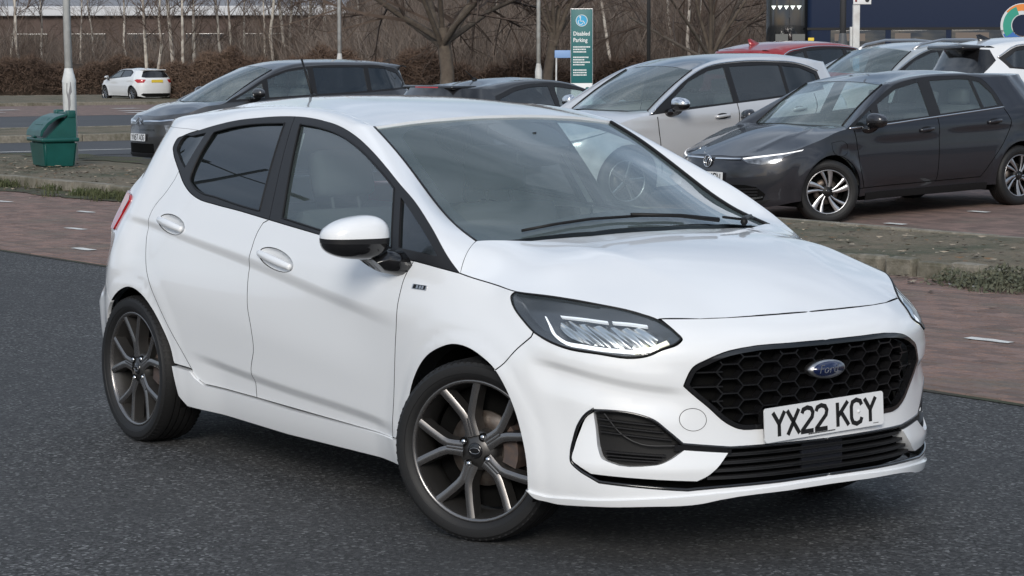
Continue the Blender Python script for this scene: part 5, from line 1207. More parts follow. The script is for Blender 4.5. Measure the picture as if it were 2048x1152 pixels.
    # under body, cabin
    mb=MB(); mb.box(-wb-.5,S['fo']-.42,-S['hw']*.68,S['hw']*.68,.21,.30); mb.box(-wb+.45,-.45,-S['hw']*.87,S['hw']*.87,.20,.33); mb.box(-wb-.45,-wb+.5,-.5,.5,.3,.6); mb.build('underbody',M_dark,car,False)
    if S.get('cabin',1):
        mb=MB(); mb.bbox(bc[0]-.45,bc[0]+.12,-bc[1]+.0,bc[1]-.0,b-.20,b-.03,.05); mb.build('dashboard',M_dash,car)
        for y in (-.37,.37): seat(car,bc[0]-1.0,y,S.get('m_seat',M_cloth),back=.60+(S['H']-1.45))
        mb=MB(); xr_=bc[0]-1.9; mb.bbox(xr_-.1,xr_+.08,-.62,.62,.45,b+.10,.05)
        for y in (-.38,.38): mb.bbox(xr_-.06,xr_+.06,y-.12,y+.12,b+.11,b+.27,.04)
        mb.build('rear_seat',S.get('m_seat',M_cloth),car)
        for sd in (-1,1): mb=MB(); mb.box(-wb+.2,bc[0]-.1,sd*(S['hw']-.16),sd*(S['hw']-.12),.35,b-.06); mb.build('door_card',M_dash,car,False)
    car['_W']=0
    del car['_W']
    return car,W,fs,hsf,wsf,rsf
def flatpatch_x(W,fs,UCc): pass

# ---- dark grey hatchback
M_gg=mat('graphite_paint',(.020,.021,.027),.35,.4,1.0)
S=dict(hw=.894,H=1.456,wb=2.636,fo=.885,ro=.765,belt=.97,Rt=.318,Rr=.222,Ra=.365,paint=M_gg,wtop=.60,hood=(.695,[(.45,.70),(.70,.715),(.86,.735)],[(.24,.800),(.08,.850),(-.06,.897)]),
 dlo=[(-.20,.925),(-.42,1.045),(-.69,1.175),(-1.05,1.325),(-1.45,1.385),(-1.9,1.39),(-2.2,1.372),(-2.33,1.325),(-2.41,1.20),(-2.45,1.045,1),(-1.9,1.012),(-1.32,.982),(-.66,.940)],dlo_top=6,dlo_rear=9,rear_top=1.36,
 glass=[([(-.66,.975),(-.72,1.15),(-1.06,1.29),(-1.40,1.345),(-1.36,1.005)],M_glass),([(-1.52,1.018),(-1.56,1.352),(-1.95,1.355),(-2.12,1.345),(-2.12,1.05)],M_glass),([(-2.16,1.055),(-2.16,1.34),(-2.26,1.31),(-2.36,1.19),(-2.38,1.07)],M_glass),([(-.32,.958),(-.50,1.055),(-.60,1.10),(-.60,.965)],M_tint)],
 ws=dict(base=(-.33,.66,.95),top=(-.95,.575,1.335),cbase=(-.12,.975),ctop=(-.93,1.365)),roof=[(-.93,1.365),(-1.3,1.425),(-1.7,1.448),(-2.1,1.44),(-2.5,1.412),(-2.85,1.375)],
 style='blade10',steer=R(-24),m_face=M_alu,m_pock=M_black,mirror=(-.50,.99,1.0),
 lines=[('chrome_strip',[(-.24,.932),(-.66,.945),(-1.32,.982),(-2.44,1.045)],.0095,M_chrome,.002),('door_seam',[(-.30,.915),(-.33,.75),(-.36,.55),(-.42,.33)],.004,M_dark,0),('door_seam',[(-1.46,.985),(-1.45,.7),(-1.42,.33)],.004,M_dark,0),('door_seam',[(-2.44,1.03),(-2.50,.88),(-2.40,.72),(-2.2,.5),(-2.05,.34)],.004,M_dark,0),('door_seam',[(-.36,.33),(-2.05,.34)],.005,M_dark,0),('charge_flap_seam',[(.0,.80),(-.17,.80),(-.20,.77),(-.19,.69),(-.03,.69),(-.01,.72),(0,.80)],.002,M_dark,0)],
 handles=[(-1.28,.87),(-2.25,.905)],
 patches=[('headlamp',[('f',.42,.675),('f',.55,.70),('f',.80,.722),('x',.34,.750),('f',.86,.69),('f',.80,.632),('f',.66,.618),('f',.52,.632)],M_headlamp,.003),
  ('lamp_light_bar',[('f',.44,.678),('f',.60,.698),('f',.84,.724),('x',.32,.752),('x',.34,.740),('f',.83,.712),('f',.60,.685),('f',.46,.668)],mat('golf_drl',(.8,.8,.82),.3,emit=(1,1,1),es=.6),.006),
  ('upper_grille',[('f',0,.680),('f',.42,.680),('f',.43,.655),('f',0,.655)],M_gloss,.002),('light_bar',[('f',.09,.675),('f',.42,.678),('f',.42,.667),('f',.09,.664)],M_chrome,.006),
  ('lower_intake',[('f',0,.42),('f',.50,.42),('f',.62,.40),('f',.72,.33),('f',.70,.27),('f',.4,.245),('f',0,.245)],M_dark,.002),('intake_blade',[('f',.42,.290),('f',.62,.298),('f',.70,.31),('f',.70,.295),('f',.62,.278),('f',.42,.272)],M_chrome,.012),
  ('intake_rim',[('f',.0,.245),('f',.4,.245),('f',.70,.265),('f',.78,.28),('f',.72,.235),('f',.4,.225),('f',0,.225)],M_black,.006),
  ('sill_trim',[('x',-.45,.28),('x',-2.15,.28),('x',-2.15,.205),('x',-.45,.205)],M_black,.006)])
for zz in (.285,.315,.345,.375): S['patches'].append(('intake_slat',[('f',0,zz+.008),('f',.42,zz+.008),('f',.64,zz+.012),('f',.64,zz+.002),('f',.42,zz-.004),('f',0,zz-.004)],M_trim,.008))
def hc(q):
    y=np.abs(q[:,1]); t=(y-.42-.12*(.6-q[:,0]))/.04; return .006*np.exp(-t*t)*np.clip((.75-q[:,0])/.2,0,1)*np.clip((q[:,0]+.25)/.2,0,1)
S['hcrease']=hc
golf,Wg,gfs,_,_,_=bg_car('hatchback_car','dark grey hatchback with bright turbine wheels and chrome window strip',(-11.49,10.74,-.075),268.9,S,pitch=-2.6 if False else 0)
golf.rotation_euler=Matrix(((math.cos(R(268.9)),-math.sin(R(268.9)),0),(math.sin(R(268.9)),math.cos(R(268.9)),0),(0,0,1))).to_4x4().__matmul__(Matrix.Rotation(R(1.7),4,'Y')).to_euler()
def front_frame(W,fs,z,off=.0,tilt=0):
    p_=fs(np.array([[W.u[-1],z]]),off)[0]; return Matrix.Translation((p_[0],0,z))@Matrix.Rotation(R(tilt),4,'Y')@Matrix(((0,0,1,0),(1,0,0,0),(0,1,0,0),(0,0,0,1)))
plate(golf,'YM21 KSN',front_frame(Wg,gfs,.485,.012,-4))
Mv=front_frame(Wg,gfs,.640,.008,-8); mb=MB(); mb.tube([Mv@Vector((.058*math.cos(t),.058*math.sin(t),.006)) for t in np.linspace(0,2*math.pi,32,False)],.006,6,closed=True)
for st_ in ([(-.038,.036),(-.013,-.047),(0,-.012),(.013,-.047),(.038,.036)],[(-.017,.048),(0,.004),(.017,.048)]):
    mb.rect([Mv@Vector((x,y,.006)) for x,y in st_],.010,.006,up=(1,0,0))
em=mb.build('emblem',M_chrome,golf); mb=MB(); n=28; mb.add([tuple(Mv@Vector((.057*math.cos(2*math.pi*i/n),.057*math.sin(2*math.pi*i/n),.002))) for i in range(n)],[tuple(range(n))]); mb.build('emblem_field',M_gloss,em,False)

# ---- generic spec for the other parked cars
def spec(**k):
    S=dict(hw=.90,H=1.6,wb=2.65,fo=.90,ro=.85,belt=1.0,Rt=.33,Rr=.225,Ra=.385,wtop=.62,style='five',rear_top=1.45,cabin=1,step=.07,scoop=.006,m_face=M_alu,m_pock=M_black)
    S.update(k); return S
def mv_pose(o,h,x,y,pitch=0,dz=0):
    Mz=Matrix.Rotation(R(h),4,'Z')@Matrix.Rotation(R(pitch),4,'Y'); o.rotation_euler=Mz.to_euler(); o.location=(x,y,gz(x,y)+dz)
# ---- silver people carrier beside the grey hatchback
M_sil=mat('silver_paint',(.60,.61,.63),.32,.3,1.0); M_darkroof=mat('dark_glass_roof',(.02,.021,.024),.1,coat=1)
S=spec(hw=.918,H=1.645,wb=2.613,fo=.88,ro=.86,belt=1.06,paint=M_sil,roof_paint=M_darkroof,wtop=.64,hood=(.82,[(.45,.825),(.70,.845),(.86,.86)],[(.25,.915),(.1,.95),(-.12,1.0)]),Rt=.335,Ra=.39,rear_top=1.50,crown=.03,
 dlo=[(-.30,1.02),(-.60,1.19),(-.90,1.36),(-1.25,1.495),(-1.7,1.54),(-2.2,1.53),(-2.62,1.485),(-2.86,1.40,1),(-2.88,1.20,1),(-2.2,1.135),(-1.4,1.09),(-.8,1.055)],dlo_top=6,dlo_rear=8,
 glass=[([(-.62,1.075),(-.70,1.20),(-.95,1.355),(-1.28,1.465),(-1.50,1.495),(-1.50,1.115)],M_glass),([(-1.58,1.12),(-1.58,1.50),(-2.1,1.50),(-2.30,1.49),(-2.30,1.165)],M_tint),([(-2.34,1.17),(-2.34,1.485),(-2.6,1.455),(-2.80,1.375),(-2.82,1.215)],M_tint)],
 ws=dict(base=(-.42,.70,1.06),top=(-1.12,.60,1.475),cbase=(-.12,1.085),ctop=(-1.08,1.52)),roof=[(-1.08,1.52),(-1.4,1.585),(-1.8,1.625),(-2.3,1.625),(-2.8,1.585),(-3.15,1.52)],
 mirror=(-.62,1.03,1.13),m_cap=M_chrome,lines=[('chrome_strip',[(-.32,1.03),(-.60,1.20),(-.90,1.37),(-1.25,1.505),(-1.7,1.552),(-2.2,1.542),(-2.62,1.497),(-2.87,1.41)],.009,M_chrome,.003),('door_seam',[(-1.54,1.1),(-1.53,.8),(-1.5,.4)],.005,M_dark,0),('door_seam',[(-.40,1.0),(-.42,.8),(-.44,.4)],.005,M_dark,0),('door_seam',[(-2.70,1.16),(-2.66,.95),(-2.4,.7),(-2.1,.42)],.005,M_dark,0)],
 handles=[(-1.30,.97),(-2.42,1.0)],patches=[('headlamp',[('f',.48,.74),('f',.62,.76),('f',.84,.80),('x',.25,.87),('x',.12,.90),('f',.90,.80),('f',.80,.71),('f',.58,.68)],M_headlamp,.004),('front_grille',[('f',0,.70),('f',.40,.68),('f',.45,.45),('f',0,.40)],M_black,.004)],steer=R(-8))
car,W_,f_,_,_,_=bg_car('people_carrier','silver people carrier with dark glass roof and chrome mirror cap',(0,0,0),269,S)
mv_pose(car,269,-14.15,10.25,1.6)
# ---- dark grey people carrier by the lamp post
M_c4=mat('dark_grey_paint',(.055,.056,.06),.33,.5,1.0)
S=spec(hw=.913,H=1.64,wb=2.84,fo=.90,ro=.86,belt=1.02,paint=M_c4,roof_paint=M_c4,wtop=.66,hood=(.79,[(.45,.80),(.70,.825),(.88,.85)],[(.22,.925),(.05,.955),(-.05,.965)]),Rt=.33,Ra=.375,rear_top=1.50,xf=[-.05,-.01,.0,.0,-.015,-.06,-.15,-.22,-.25],
 dlo=[(-.12,.985),(-.45,1.14),(-.85,1.34),(-1.25,1.475),(-1.8,1.535),(-2.5,1.54),(-3.0,1.52),(-3.30,1.44),(-3.42,1.28),(-3.35,1.16,1),(-2.4,1.10),(-1.4,1.06),(-.7,1.02)],dlo_top=7,dlo_rear=9,
 glass=[([(-.30,1.035),(-.62,1.19),(-.80,1.28),(-.80,1.055)],M_glass),([(-.88,1.06),(-.90,1.33),(-1.25,1.445),(-1.62,1.495),(-1.62,1.095)],M_glass),([(-1.72,1.10),(-1.72,1.505),(-2.5,1.51),(-2.62,1.505),(-2.62,1.14)],M_tint),([(-2.70,1.145),(-2.70,1.50),(-3.0,1.485),(-3.25,1.41),(-3.36,1.27),(-3.30,1.19)],M_tint)],
 ws=dict(base=(-.22,.72,1.02),top=(-1.05,.61,1.475),cbase=(.12,1.00),ctop=(-1.0,1.53)),roof=[(-1.0,1.53),(-1.4,1.60),(-1.9,1.63),(-2.6,1.63),(-3.1,1.60),(-3.55,1.545)],
 mirror=(-.62,1.03,1.13),lines=[('door_seam',[(-1.66,1.07),(-1.64,.8),(-1.6,.4)],.005,M_dark,0)],
 patches=[('upper_light_bar',[('f',.12,.725),('f',.55,.735),('f',.80,.755),('f',.80,.735),('f',.55,.712),('f',.12,.70)],M_chrome,.006),('headlamp',[('f',.62,.66),('f',.78,.67),('x',.35,.67),('x',.36,.55),('f',.80,.545),('f',.66,.55)],M_headlamp,.004),('upper_grille',[('f',0,.60),('f',.42,.60),('f',.44,.57),('f',0,.57)],M_gloss,.004),('lower_intake',[('f',0,.38),('f',.42,.38),('f',.44,.24),('f',0,.24)],M_dark,.004),('lip_trim',[('f',0,.235),('f',.7,.235),('f',.7,.18),('f',0,.18)],M_trim,.02)],skipw=())
car,W_,f_,_,_,_=bg_car('people_carrier','dark grey people carrier with split light bar, nose towards the green grit bin',(0,0,0),266,S)
mv_pose(car,268,-25.72,11.5,0,-.10)
plate(car,'YN67 AOG',front_frame(W_,f_,.47,.014,-3))
Mv=front_frame(W_,f_,.715,.010,-10); mb=MB()
for dy in (.03,-.02): mb.rect([Mv@Vector((x,y+dy,.006)) for x,y in ((-.10,-.03),(0,.02),(.10,-.03))],.02,.012,up=(1,0,0))
mb.build('emblem',M_chrome,car,False)
# ---- low black coupe between them
M_blk=mat('black_paint',(.016,.016,.018),.28,.2,1.0)
S=spec(hw=.885,H=1.37,wb=2.55,fo=.85,ro=.75,belt=.93,paint=M_blk,wtop=.56,hood=(.68,[(.45,.69),(.70,.71),(.86,.73)],[(.25,.80),(.1,.84),(-.1,.88)]),Rt=.315,Ra=.36,rear_top=1.22,
 dlo=[(-.28,.905),(-.60,1.06),(-.95,1.20),(-1.3,1.275),(-1.7,1.275),(-2.1,1.225),(-2.45,1.12,1),(-2.48,1.05,1),(-1.8,.985),(-1.0,.945)],dlo_top=6,dlo_rear=7,
 glass=[([(-.60,.955),(-.75,1.09),(-1.0,1.18),(-1.42,1.235),(-1.48,.985)],M_glass),([(-1.55,.995),(-1.52,1.24),(-1.8,1.23),(-2.1,1.18),(-2.38,1.09),(-2.40,1.06)],M_tint)],
 ws=dict(base=(-.40,.66,.935),top=(-1.05,.53,1.255),cbase=(-.15,.95),ctop=(-1.02,1.29)),roof=[(-1.02,1.29),(-1.3,1.335),(-1.65,1.352),(-2.0,1.34),(-2.4,1.295),(-2.75,1.225)],mirror=(-.55,.98,.97))
car,W_,f_,_,_,rf_=bg_car('coupe_car','low black coupe with rear roof spoiler, parked tail towards the verge',(0,0,0),93,S)
mv_pose(car,92,-19.0,14.35,0)
car.location.z-=.09
mb=MB(); mb.bbox(-3.02,-2.62,-.55,.55,1.205,1.255,.02); mb.build('roof_spoiler',M_gloss,car); mb=MB(); mb.bbox(-3.03,-2.99,-.25,.25,1.215,1.24,.006); mb.build('brake_light',M_red,car)
mb=MB(); mb.tube([(-2.25,0,1.31),(-2.28,0,1.34)],[.04,.02],8); mb.tube([(-2.28,0,1.34),(-2.40,0,1.44)],[.008,.005],6); mb.build('aerial',M_black,car)
# ---- red crossover
M_redp=mat('red_paint',(.30,.012,.016),.3,.2,1.0)
S=spec(hw=.92,H=1.62,wb=2.68,fo=.90,ro=.85,belt=1.05,paint=M_redp,hood=(.85,[(.45,.86),(.70,.88),(.86,.90)],[(.25,.955),(.1,.98),(-.12,1.02)]),
 dlo=[(-.30,1.03),(-.65,1.22),(-1.0,1.38),(-1.35,1.47),(-1.9,1.50),(-2.5,1.46),(-2.85,1.38),(-3.0,1.28,1),(-2.9,1.19,1),(-2.0,1.12),(-1.0,1.07)],dlo_top=6,dlo_rear=8,
 glass=[([(-.66,1.09),(-.80,1.25),(-1.05,1.36),(-1.40,1.445),(-1.52,1.455),(-1.52,1.12)],M_glass),([(-1.60,1.125),(-1.60,1.465),(-1.9,1.47),(-2.4,1.44),(-2.4,1.18)],M_tint),([(-2.46,1.185),(-2.46,1.43),(-2.8,1.365),(-2.93,1.28),(-2.86,1.21)],M_tint)],
 ws=dict(base=(-.42,.70,1.06),top=(-1.10,.59,1.45),cbase=(-.15,1.08),ctop=(-1.06,1.50)),roof=[(-1.06,1.50),(-1.4,1.565),(-1.8,1.60),(-2.3,1.59),(-2.8,1.55),(-3.2,1.48)],
 lines=[('chrome_strip',[(-.32,1.04),(-.65,1.235),(-1.0,1.395),(-1.35,1.482),(-1.9,1.512),(-2.5,1.472),(-2.86,1.39),(-3.0,1.285)],.010,M_chrome,.003),('chrome_strip',[(-.4,1.035),(-1.0,1.065),(-2.0,1.115),(-2.9,1.185)],.009,M_chrome,.003)],rear_top=1.43)
S['patches']=[('rear_window',[('r',0,1.40),('r',.45,1.40),('r',.62,1.36),('r',.66,1.12),('r',.45,1.08),('r',0,1.08)],M_gloss,.003),('tail_lamp',[('r',.55,1.02),('r',.95,1.02),('r',.92,.85),('r',.6,.88)],M_red,.006)]
car,W_,f_,_,_,_=bg_car('crossover_car','red crossover with chrome window line and roof fin, seen over the silver people carrier',(0,0,0),93,S)
mv_pose(car,92,-21.35,21.8,0,.02)
mb=MB(); mb.add([(-2.95,-.02,1.53),(-2.75,-.02,1.55),(-2.93,0,1.63),(-2.95,.02,1.53),(-2.75,.02,1.55),(-2.99,0,1.62)],[(0,1,2),(3,2,4),(1,4,2),(0,2,5),(3,5,2),(0,5,3)]); mb.build('roof_fin',M_redp,car)
# ---- silver estate with roof rails
M_sil2=mat('pale_silver_paint',(.46,.49,.50),.3,.35,1.0)
def suv(paint,**k):
    return spec(hw=.92,H=1.63,wb=2.66,fo=.88,ro=.84,belt=1.06,paint=paint,hood=(.90,[(.45,.91),(.70,.925),(.86,.94)],[(.25,.98),(.1,1.0),(-.12,1.03)]),
 dlo=[(-.30,1.04),(-.62,1.21),(-.95,1.36),(-1.30,1.475),(-1.9,1.52),(-2.5,1.50),(-2.85,1.45),(-3.05,1.33,1),(-2.95,1.20,1),(-2.0,1.13),(-1.0,1.08)],dlo_top=6,dlo_rear=8,
 glass=[([(-.66,1.10),(-.78,1.24),(-1.02,1.35),(-1.38,1.455),(-1.52,1.475),(-1.52,1.13)],M_glass),([(-1.60,1.135),(-1.60,1.485),(-1.9,1.49),(-2.4,1.475),(-2.4,1.185)],M_tint),([(-2.46,1.19),(-2.46,1.47),(-2.8,1.425),(-2.97,1.32),(-2.9,1.22)],M_tint)],
 ws=dict(base=(-.42,.71,1.07),top=(-1.05,.61,1.475),cbase=(-.15,1.09),ctop=(-1.0,1.525)),roof=[(-1.0,1.525),(-1.4,1.585),(-1.8,1.61),(-2.3,1.605),(-2.8,1.575),(-3.2,1.515)],
 lines=[('chrome_strip',[(-.32,1.05),(-.62,1.225),(-.95,1.375),(-1.30,1.488),(-1.9,1.532),(-2.5,1.512),(-2.86,1.46),(-3.06,1.335)],.009,M_chrome,.003)],rear_top=1.46,mirror=(-.58,1.04,1.12),m_seat=M_dash,**k)
car,W_,f_,hf_,wf_,rf_=bg_car('estate_car','pale silver estate car with silver roof rails, windscreen facing the verge',(0,0,0),269,suv(M_sil2))
mv_pose(car,270,-17.75,17.2,0,.03)
for sd in (-1,1):
    mb=MB(); P=[(-1.15,sd*.55,1.50),(-1.30,sd*.56,1.575),(-1.7,sd*.565,1.635),(-2.3,sd*.56,1.64),(-2.75,sd*.55,1.605),(-2.95,sd*.54,1.535)]; P=[tuple(q) for q in sm([(*p_,0) for p_ in P],4)] if False else P
    mb.tube(P,.020,8); mb.build('roof_bar',M_alu,car)
mb=MB()
mb.bbox(-.9,-.5,.05,.45,1.07,1.12,.02); mb.build('parcel',mat('paper_white',(.6,.6,.58),.8),car)
# ---- white crossover with black tailgate glass
M_wh2=mat('white_paint_soft',(.70,.72,.74),.3,0,1.0)
S=suv(M_wh2); S['tail_top']=M_gloss; S['patches']=[('rear_window',[('r',0,1.448),('r',.50,1.447),('r',.78,1.435),('r',.88,1.30),('r',.74,1.12),('r',.45,1.07),('r',0,1.07)],M_gloss,.004),('tail_lamp',[('r',.62,1.05),('r',.98,1.04),('r',.95,.93),('r',.66,.95)],M_red,.008)]
car,W_,f_,_,_,_=bg_car('crossover_car','white crossover with black tailgate glass and roof spoiler behind the grey hatchback',(0,0,0),93,S)
mv_pose(car,74,-14.4,20.4,0,.0)
mb=MB(); mb.bbox(-3.46,-3.14,-.46,.46,1.43,1.49,.028); mb.build('roof_spoiler',M_gloss,car)
mb=MB(); mb.add([(-2.95,-.02,1.55),(-2.75,-.02,1.565),(-2.93,0,1.64),(-2.95,.02,1.55),(-2.75,.02,1.565),(-2.99,0,1.63)],[(0,1,2),(3,2,4),(1,4,2),(0,2,5),(3,5,2),(0,5,3)]); mb.build('roof_fin',M_gloss,car)
# ---- small white hatchback by the thicket
S=spec(hw=.87,H=1.42,wb=2.56,fo=.80,ro=.67,belt=.96,paint=M_wh2,wtop=.57,hood=(.72,[(.45,.73),(.70,.75),(.86,.77)],[(.25,.83),(.1,.86),(-.1,.90)]),Rt=.325,Ra=.37,rear_top=1.30,step=.09,
 dlo=[(-.28,.93),(-.60,1.09),(-.95,1.25),(-1.3,1.32),(-1.8,1.335),(-2.2,1.305),(-2.42,1.22,1),(-2.38,1.05,1),(-1.5,1.0),(-.9,.96)],dlo_top=6,dlo_rear=7,
 glass=[([(-.58,.985),(-.75,1.12),(-1.0,1.23),(-1.38,1.295),(-1.42,1.02)],M_glass),([(-1.5,1.025),(-1.48,1.30),(-1.8,1.30),(-2.15,1.275),(-2.30,1.20),(-2.30,1.06)],M_tint)],
 ws=dict(base=(-.40,.65,.96),top=(-1.0,.54,1.305),cbase=(-.18,.975),ctop=(-.97,1.34)),roof=[(-.97,1.34),(-1.3,1.385),(-1.7,1.40),(-2.1,1.39),(-2.5,1.355),(-2.8,1.31)],mirror=(-.5,.98,1.0),style='ten',
 patches=[('rear_window',[('r',0,1.285),('r',.5,1.28),('r',.66,1.25),('r',.68,1.03),('r',.5,1.0),('r',0,1.0)],M_gloss,.004),('tail_lamp',[('r',.50,.92),('r',.90,.94),('r',1.02,.90),('r',.86,.79),('r',.58,.80)],M_red,.008),('rear_valance',[('r',0,.36),('r',.62,.36),('r',.72,.30),('r',.5,.21),('r',0,.21)],M_black,.006)])
car,W_,f_,_,_,_=bg_car('hatchback_car','small white hatchback parked alone in front of the leafless thicket',(0,0,0),178,S)
mv_pose(car,180,-84.4,38.65,0,.0)
p_=f_(np.array([[W_.u[0],.86]]),.012)[0]; plate(car,'YP70 LDO',Matrix.Translation((p_[0],0,.86))@Matrix(((0,0,-1,0),(-1,0,0,0),(0,1,0,0),(0,0,0,1))),yellow=True,chars=False)
mb=MB(); mb.bbox(-3.02,-2.70,-.52,.52,1.30,1.335,.015); mb.build('roof_spoiler',M_wh2,car)

# ================================================================ street furniture
def at(px,s,z=None):
    """ground point that lies under pixel column px at axial distance s"""
    r_=(px-1024)/FPX*s; x=CX+FX*s+FY*r_; y=CY+FY*s-FX*r_; return (x,y,gz(x,y) if z is None else z)
M_galv=mat('galvanised_paint',(.58,.60,.60),.6,noise=(9,.12,(.68,.70,.70)))
M_galvd=mat('bare_patch',(.20,.20,.21),.7); M_polew=mat('pale_pole',(.60,.61,.60),.6,noise=(6,.15,(.45,.44,.42))); M_poled=mat('dark_pole',(.035,.037,.04),.5)
def lamp_post(label,p_,h,r0,r1,hb,m,head=True,tilt=0,group=None):
    t=thing('lamp_post',label,'lamp post',p_,0,group); mb=MB(); mb.rev([(0,-.05),(r0,-.05),(r0,hb*.93),(r0*1.04,hb*.95),(r1*1.25,hb*1.05),(r1*1.05,hb*1.10)],20,'z'); mb.build('base',m,t)
    mb=MB(); mb.tube([(0,0,hb*1.05),(0,0,h)],[r1,r1*.7],14); mb.build('column',m,t)
    if head:
        mb=MB(); mb.tube([(0,0,h-.1),(.3,0,h+.05),(.8,0,h+.1)],.04,8); mb.build('arm',m,t); mb=MB(); mb.bbox(.7,1.4,-.13,.13,h+.03,h+.15,.04); mb.build('lamp_head',M_galvd,t)
    return t
t=lamp_post('pale grey tubular lamp post with a flaked patch, standing behind the green grit bin',(-24.05,8.72,.10),8.5,.095,.055,1.19,M_galv)
t.rotation_euler=(R(.4),R(-.9),0)
mb=MB(); V=[];ang=-.25
pts=[(-.35,1.10),(.25,1.12),(.38,.98),(.12,.93),(.15,.80),(-.02,.72),(-.05,.58),(-.2,.70),(-.22,.86),(-.42,.97)]
mb.add([(.0975*math.cos(a-.45),.0975*math.sin(a-.45),z) for a,z in pts],[tuple(range(10))]); mb.build('flaked_patch',M_galvd,t,False)
lamp_post('slim white lamp post rising behind the dark grey people carrier',at(682,60),9,.085,.05,1.6,M_polew)
lamp_post('slim white lamp post in front of the leafless tree beside the parking sign',at(1078,56),9,.085,.05,1.35,M_polew)
lamp_post('tall dark pole between the parking sign and the bus',at(1297,58),7,.06,.05,1.0,M_poled,False)
lamp_post('dark pole in front of the navy bus beside the white sign post',at(1683,40),7,.085,.055,1.75,mat('grey_pole',(.10,.105,.11),.5),False)
t=thing('lamp_post','tall twin-headed lamp post that shows mirrored in the white hatchback rear side window','lamp post',(-22.9,-8.95,0)); mb=MB(); mb.tube([(0,0,0),(0,0,9.9)],[.07,.04],12); mb.build('column',M_poled,t)
t.rotation_euler=(0,0,R(112))
for sd in (-1,1): mb=MB(); mb.tube([(0,0,9.3),(sd*.62,0,9.36)],.022,8); mb.build('arm',M_poled,t); mb=MB(); mb.bbox(min(sd*.5,sd*1.1),max(sd*.5,sd*1.1),-.09,.09,9.33,9.41,.02); mb.build('lamp_head',M_poled,t)
# white post with small sign
t=thing('sign_post','square white post carrying a small white sign in front of the bus','sign',at(1709,38)); mb=MB(); mb.bbox(-.055,.055,-.055,.055,-.05,2.22,.01); mb.build('post',M_polew,t); 
t.rotation_euler=(0,0,AZ-math.pi/2)
mb=MB(); mb.bbox(-.06,.23,-.08,-.06,2.22,2.36,.006); q=mb.build('sign_face',mat('sign_white',(.72,.73,.72),.5),t); mb=MB(); mb.rev([(0,-.002),(.034,-.002),(.034,.002)],20,'y',c=(.165,-.085,2.29)); mb.build('sign_symbol',M_poled,q); mb=MB(); mb.box(-.03,.0,-.084,-.081,2.26,2.32); mb.build('sign_letter',mat('sign_red',(.3,.03,.04),.5),q)
mb=MB(); mb.bbox(-.06,.23,-.08,-.06,2.375,2.75,.006); mb.build('sign_face',mat('sign_teal_blue',(.02,.16,.24),.5),t); mb=MB(); mb.bbox(-.10,-.06,-.05,.03,1.3,1.86,.006); mb.build('cable_cover',M_polew,t)
mb=MB(); mb.box(-.056,.056,-.058,-.057,.9,1.35); mb.build('sticker',mat('sticker_blue',(.12,.32,.55),.6),t)
# ---- parking sign
M_teal=mat('sign_teal',(.012,.130,.135),.45); M_sw=mat('sign_lettering',(.78,.80,.80),.5); M_sb=mat('sign_blue',(.03,.36,.62),.45)
t=thing('parking_sign','tall teal disabled parking sign with white lettering and a wheelchair symbol','sign',at(1164,44)); t.rotation_euler=(0,0,AZ-math.pi/2+R(-4))
k=44/FPX; zt=1.64+(101-12)*k; zb_=1.64+(101-158)*k; w=.198
mb=MB(); mb.bbox(-w,w,-.04,.04,zb_,zt,.008); pn=mb.build('sign_panel',M_teal,t); mb=MB(); mb.bbox(-w-.012,-w,-.045,.045,.0,zt+.012,.004); mb.bbox(w,w+.012,-.045,.045,.0,zt+.012,.004); mb.bbox(-w,w,-.045,.045,zt,zt+.012,.003); mb.build('sign_frame',M_alu,t,False)
mb=MB(); mb.bbox(-w,w,-.041,.041,.3,zb_,.004); ft=mb.build('sign_foot',M_sw,t); mb=MB(); mb.rev([(0,-.002),(.05,-.002)],20,'y',c=(.11,-.043,zb_-.12)); mb.build('sign_symbol',M_teal,ft,False)
mb=MB(); zc=zt-.21; mb.rev([(0,-.001),(.105,-.001),(.105,.001)],32,'y',c=(.0,-.0415,zc)); dc=mb.build('symbol_disc',M_sb,pn,False); mb=MB(); mb.tube([(.105*math.cos(a),-.043,zc+.105*math.sin(a)) for a in np.linspace(0,2*math.pi,28,False)],.007,5,closed=True)
mb.tube([(-.02+.045*math.cos(a),-.0435,zc-.03+.045*math.sin(a)) for a in np.linspace(2.2,6.0,14)],.008,5); mb.tube([(-.025,-.0435,zc+.045),(-.02,-.0435,zc-.01),(.03,-.0435,zc-.012),(.055,-.0435,zc-.055)],.009,5); mb.rev([(0,-.001),(.016,-.001)],12,'y',c=(-.027,-.043,zc+.068)); mb.build('wheelchair_symbol',M_sw,pn,False)
MX=lambda x,z: Matrix.Translation((x,-.0415,z))@Matrix.Rotation(R(90),4,'X')
text('sign_heading','Disabled',.105,M_sw,pn,MX(-.16,zt-.455),.001,.86,'LEFT',.002); text('sign_heading','Parking',.105,M_sw,pn,MX(-.16,zt-.575),.001,.86,'LEFT',.002)
z=zt-.70
for blk in (3,4,3):
    for i in range(blk):
        random.seed(int(z*1000)); L_=random.uniform(.20,.32); mb=MB(); x=-.16
        while x<-.16+L_:
            w_=random.uniform(.012,.03); mb.box(x,min(x+w_,.17),-.0425,-.0405,z-.012,z+.012); x+=w_+.006
        mb.build('sign_small_print',M_sw,pn,False)['kind']='stuff'; z-=.046
    z-=.055
mb=MB(); q=at(1127,52); t=thing('direction_sign','small pale blue sign on a thin leg beside the teal parking sign','sign',q); t.rotation_euler=(0,0,AZ-math.pi/2); mb.bbox(-.19,.19,-.02,.02,1.60,1.77,.01); mb.build('sign_face',mat('sign_pale_blue',(.22,.36,.62),.5),t); mb=MB(); mb.tube([(-.17,0,0),(-.15,0,1.62)],.02,6); mb.build('leg',M_polew,t)
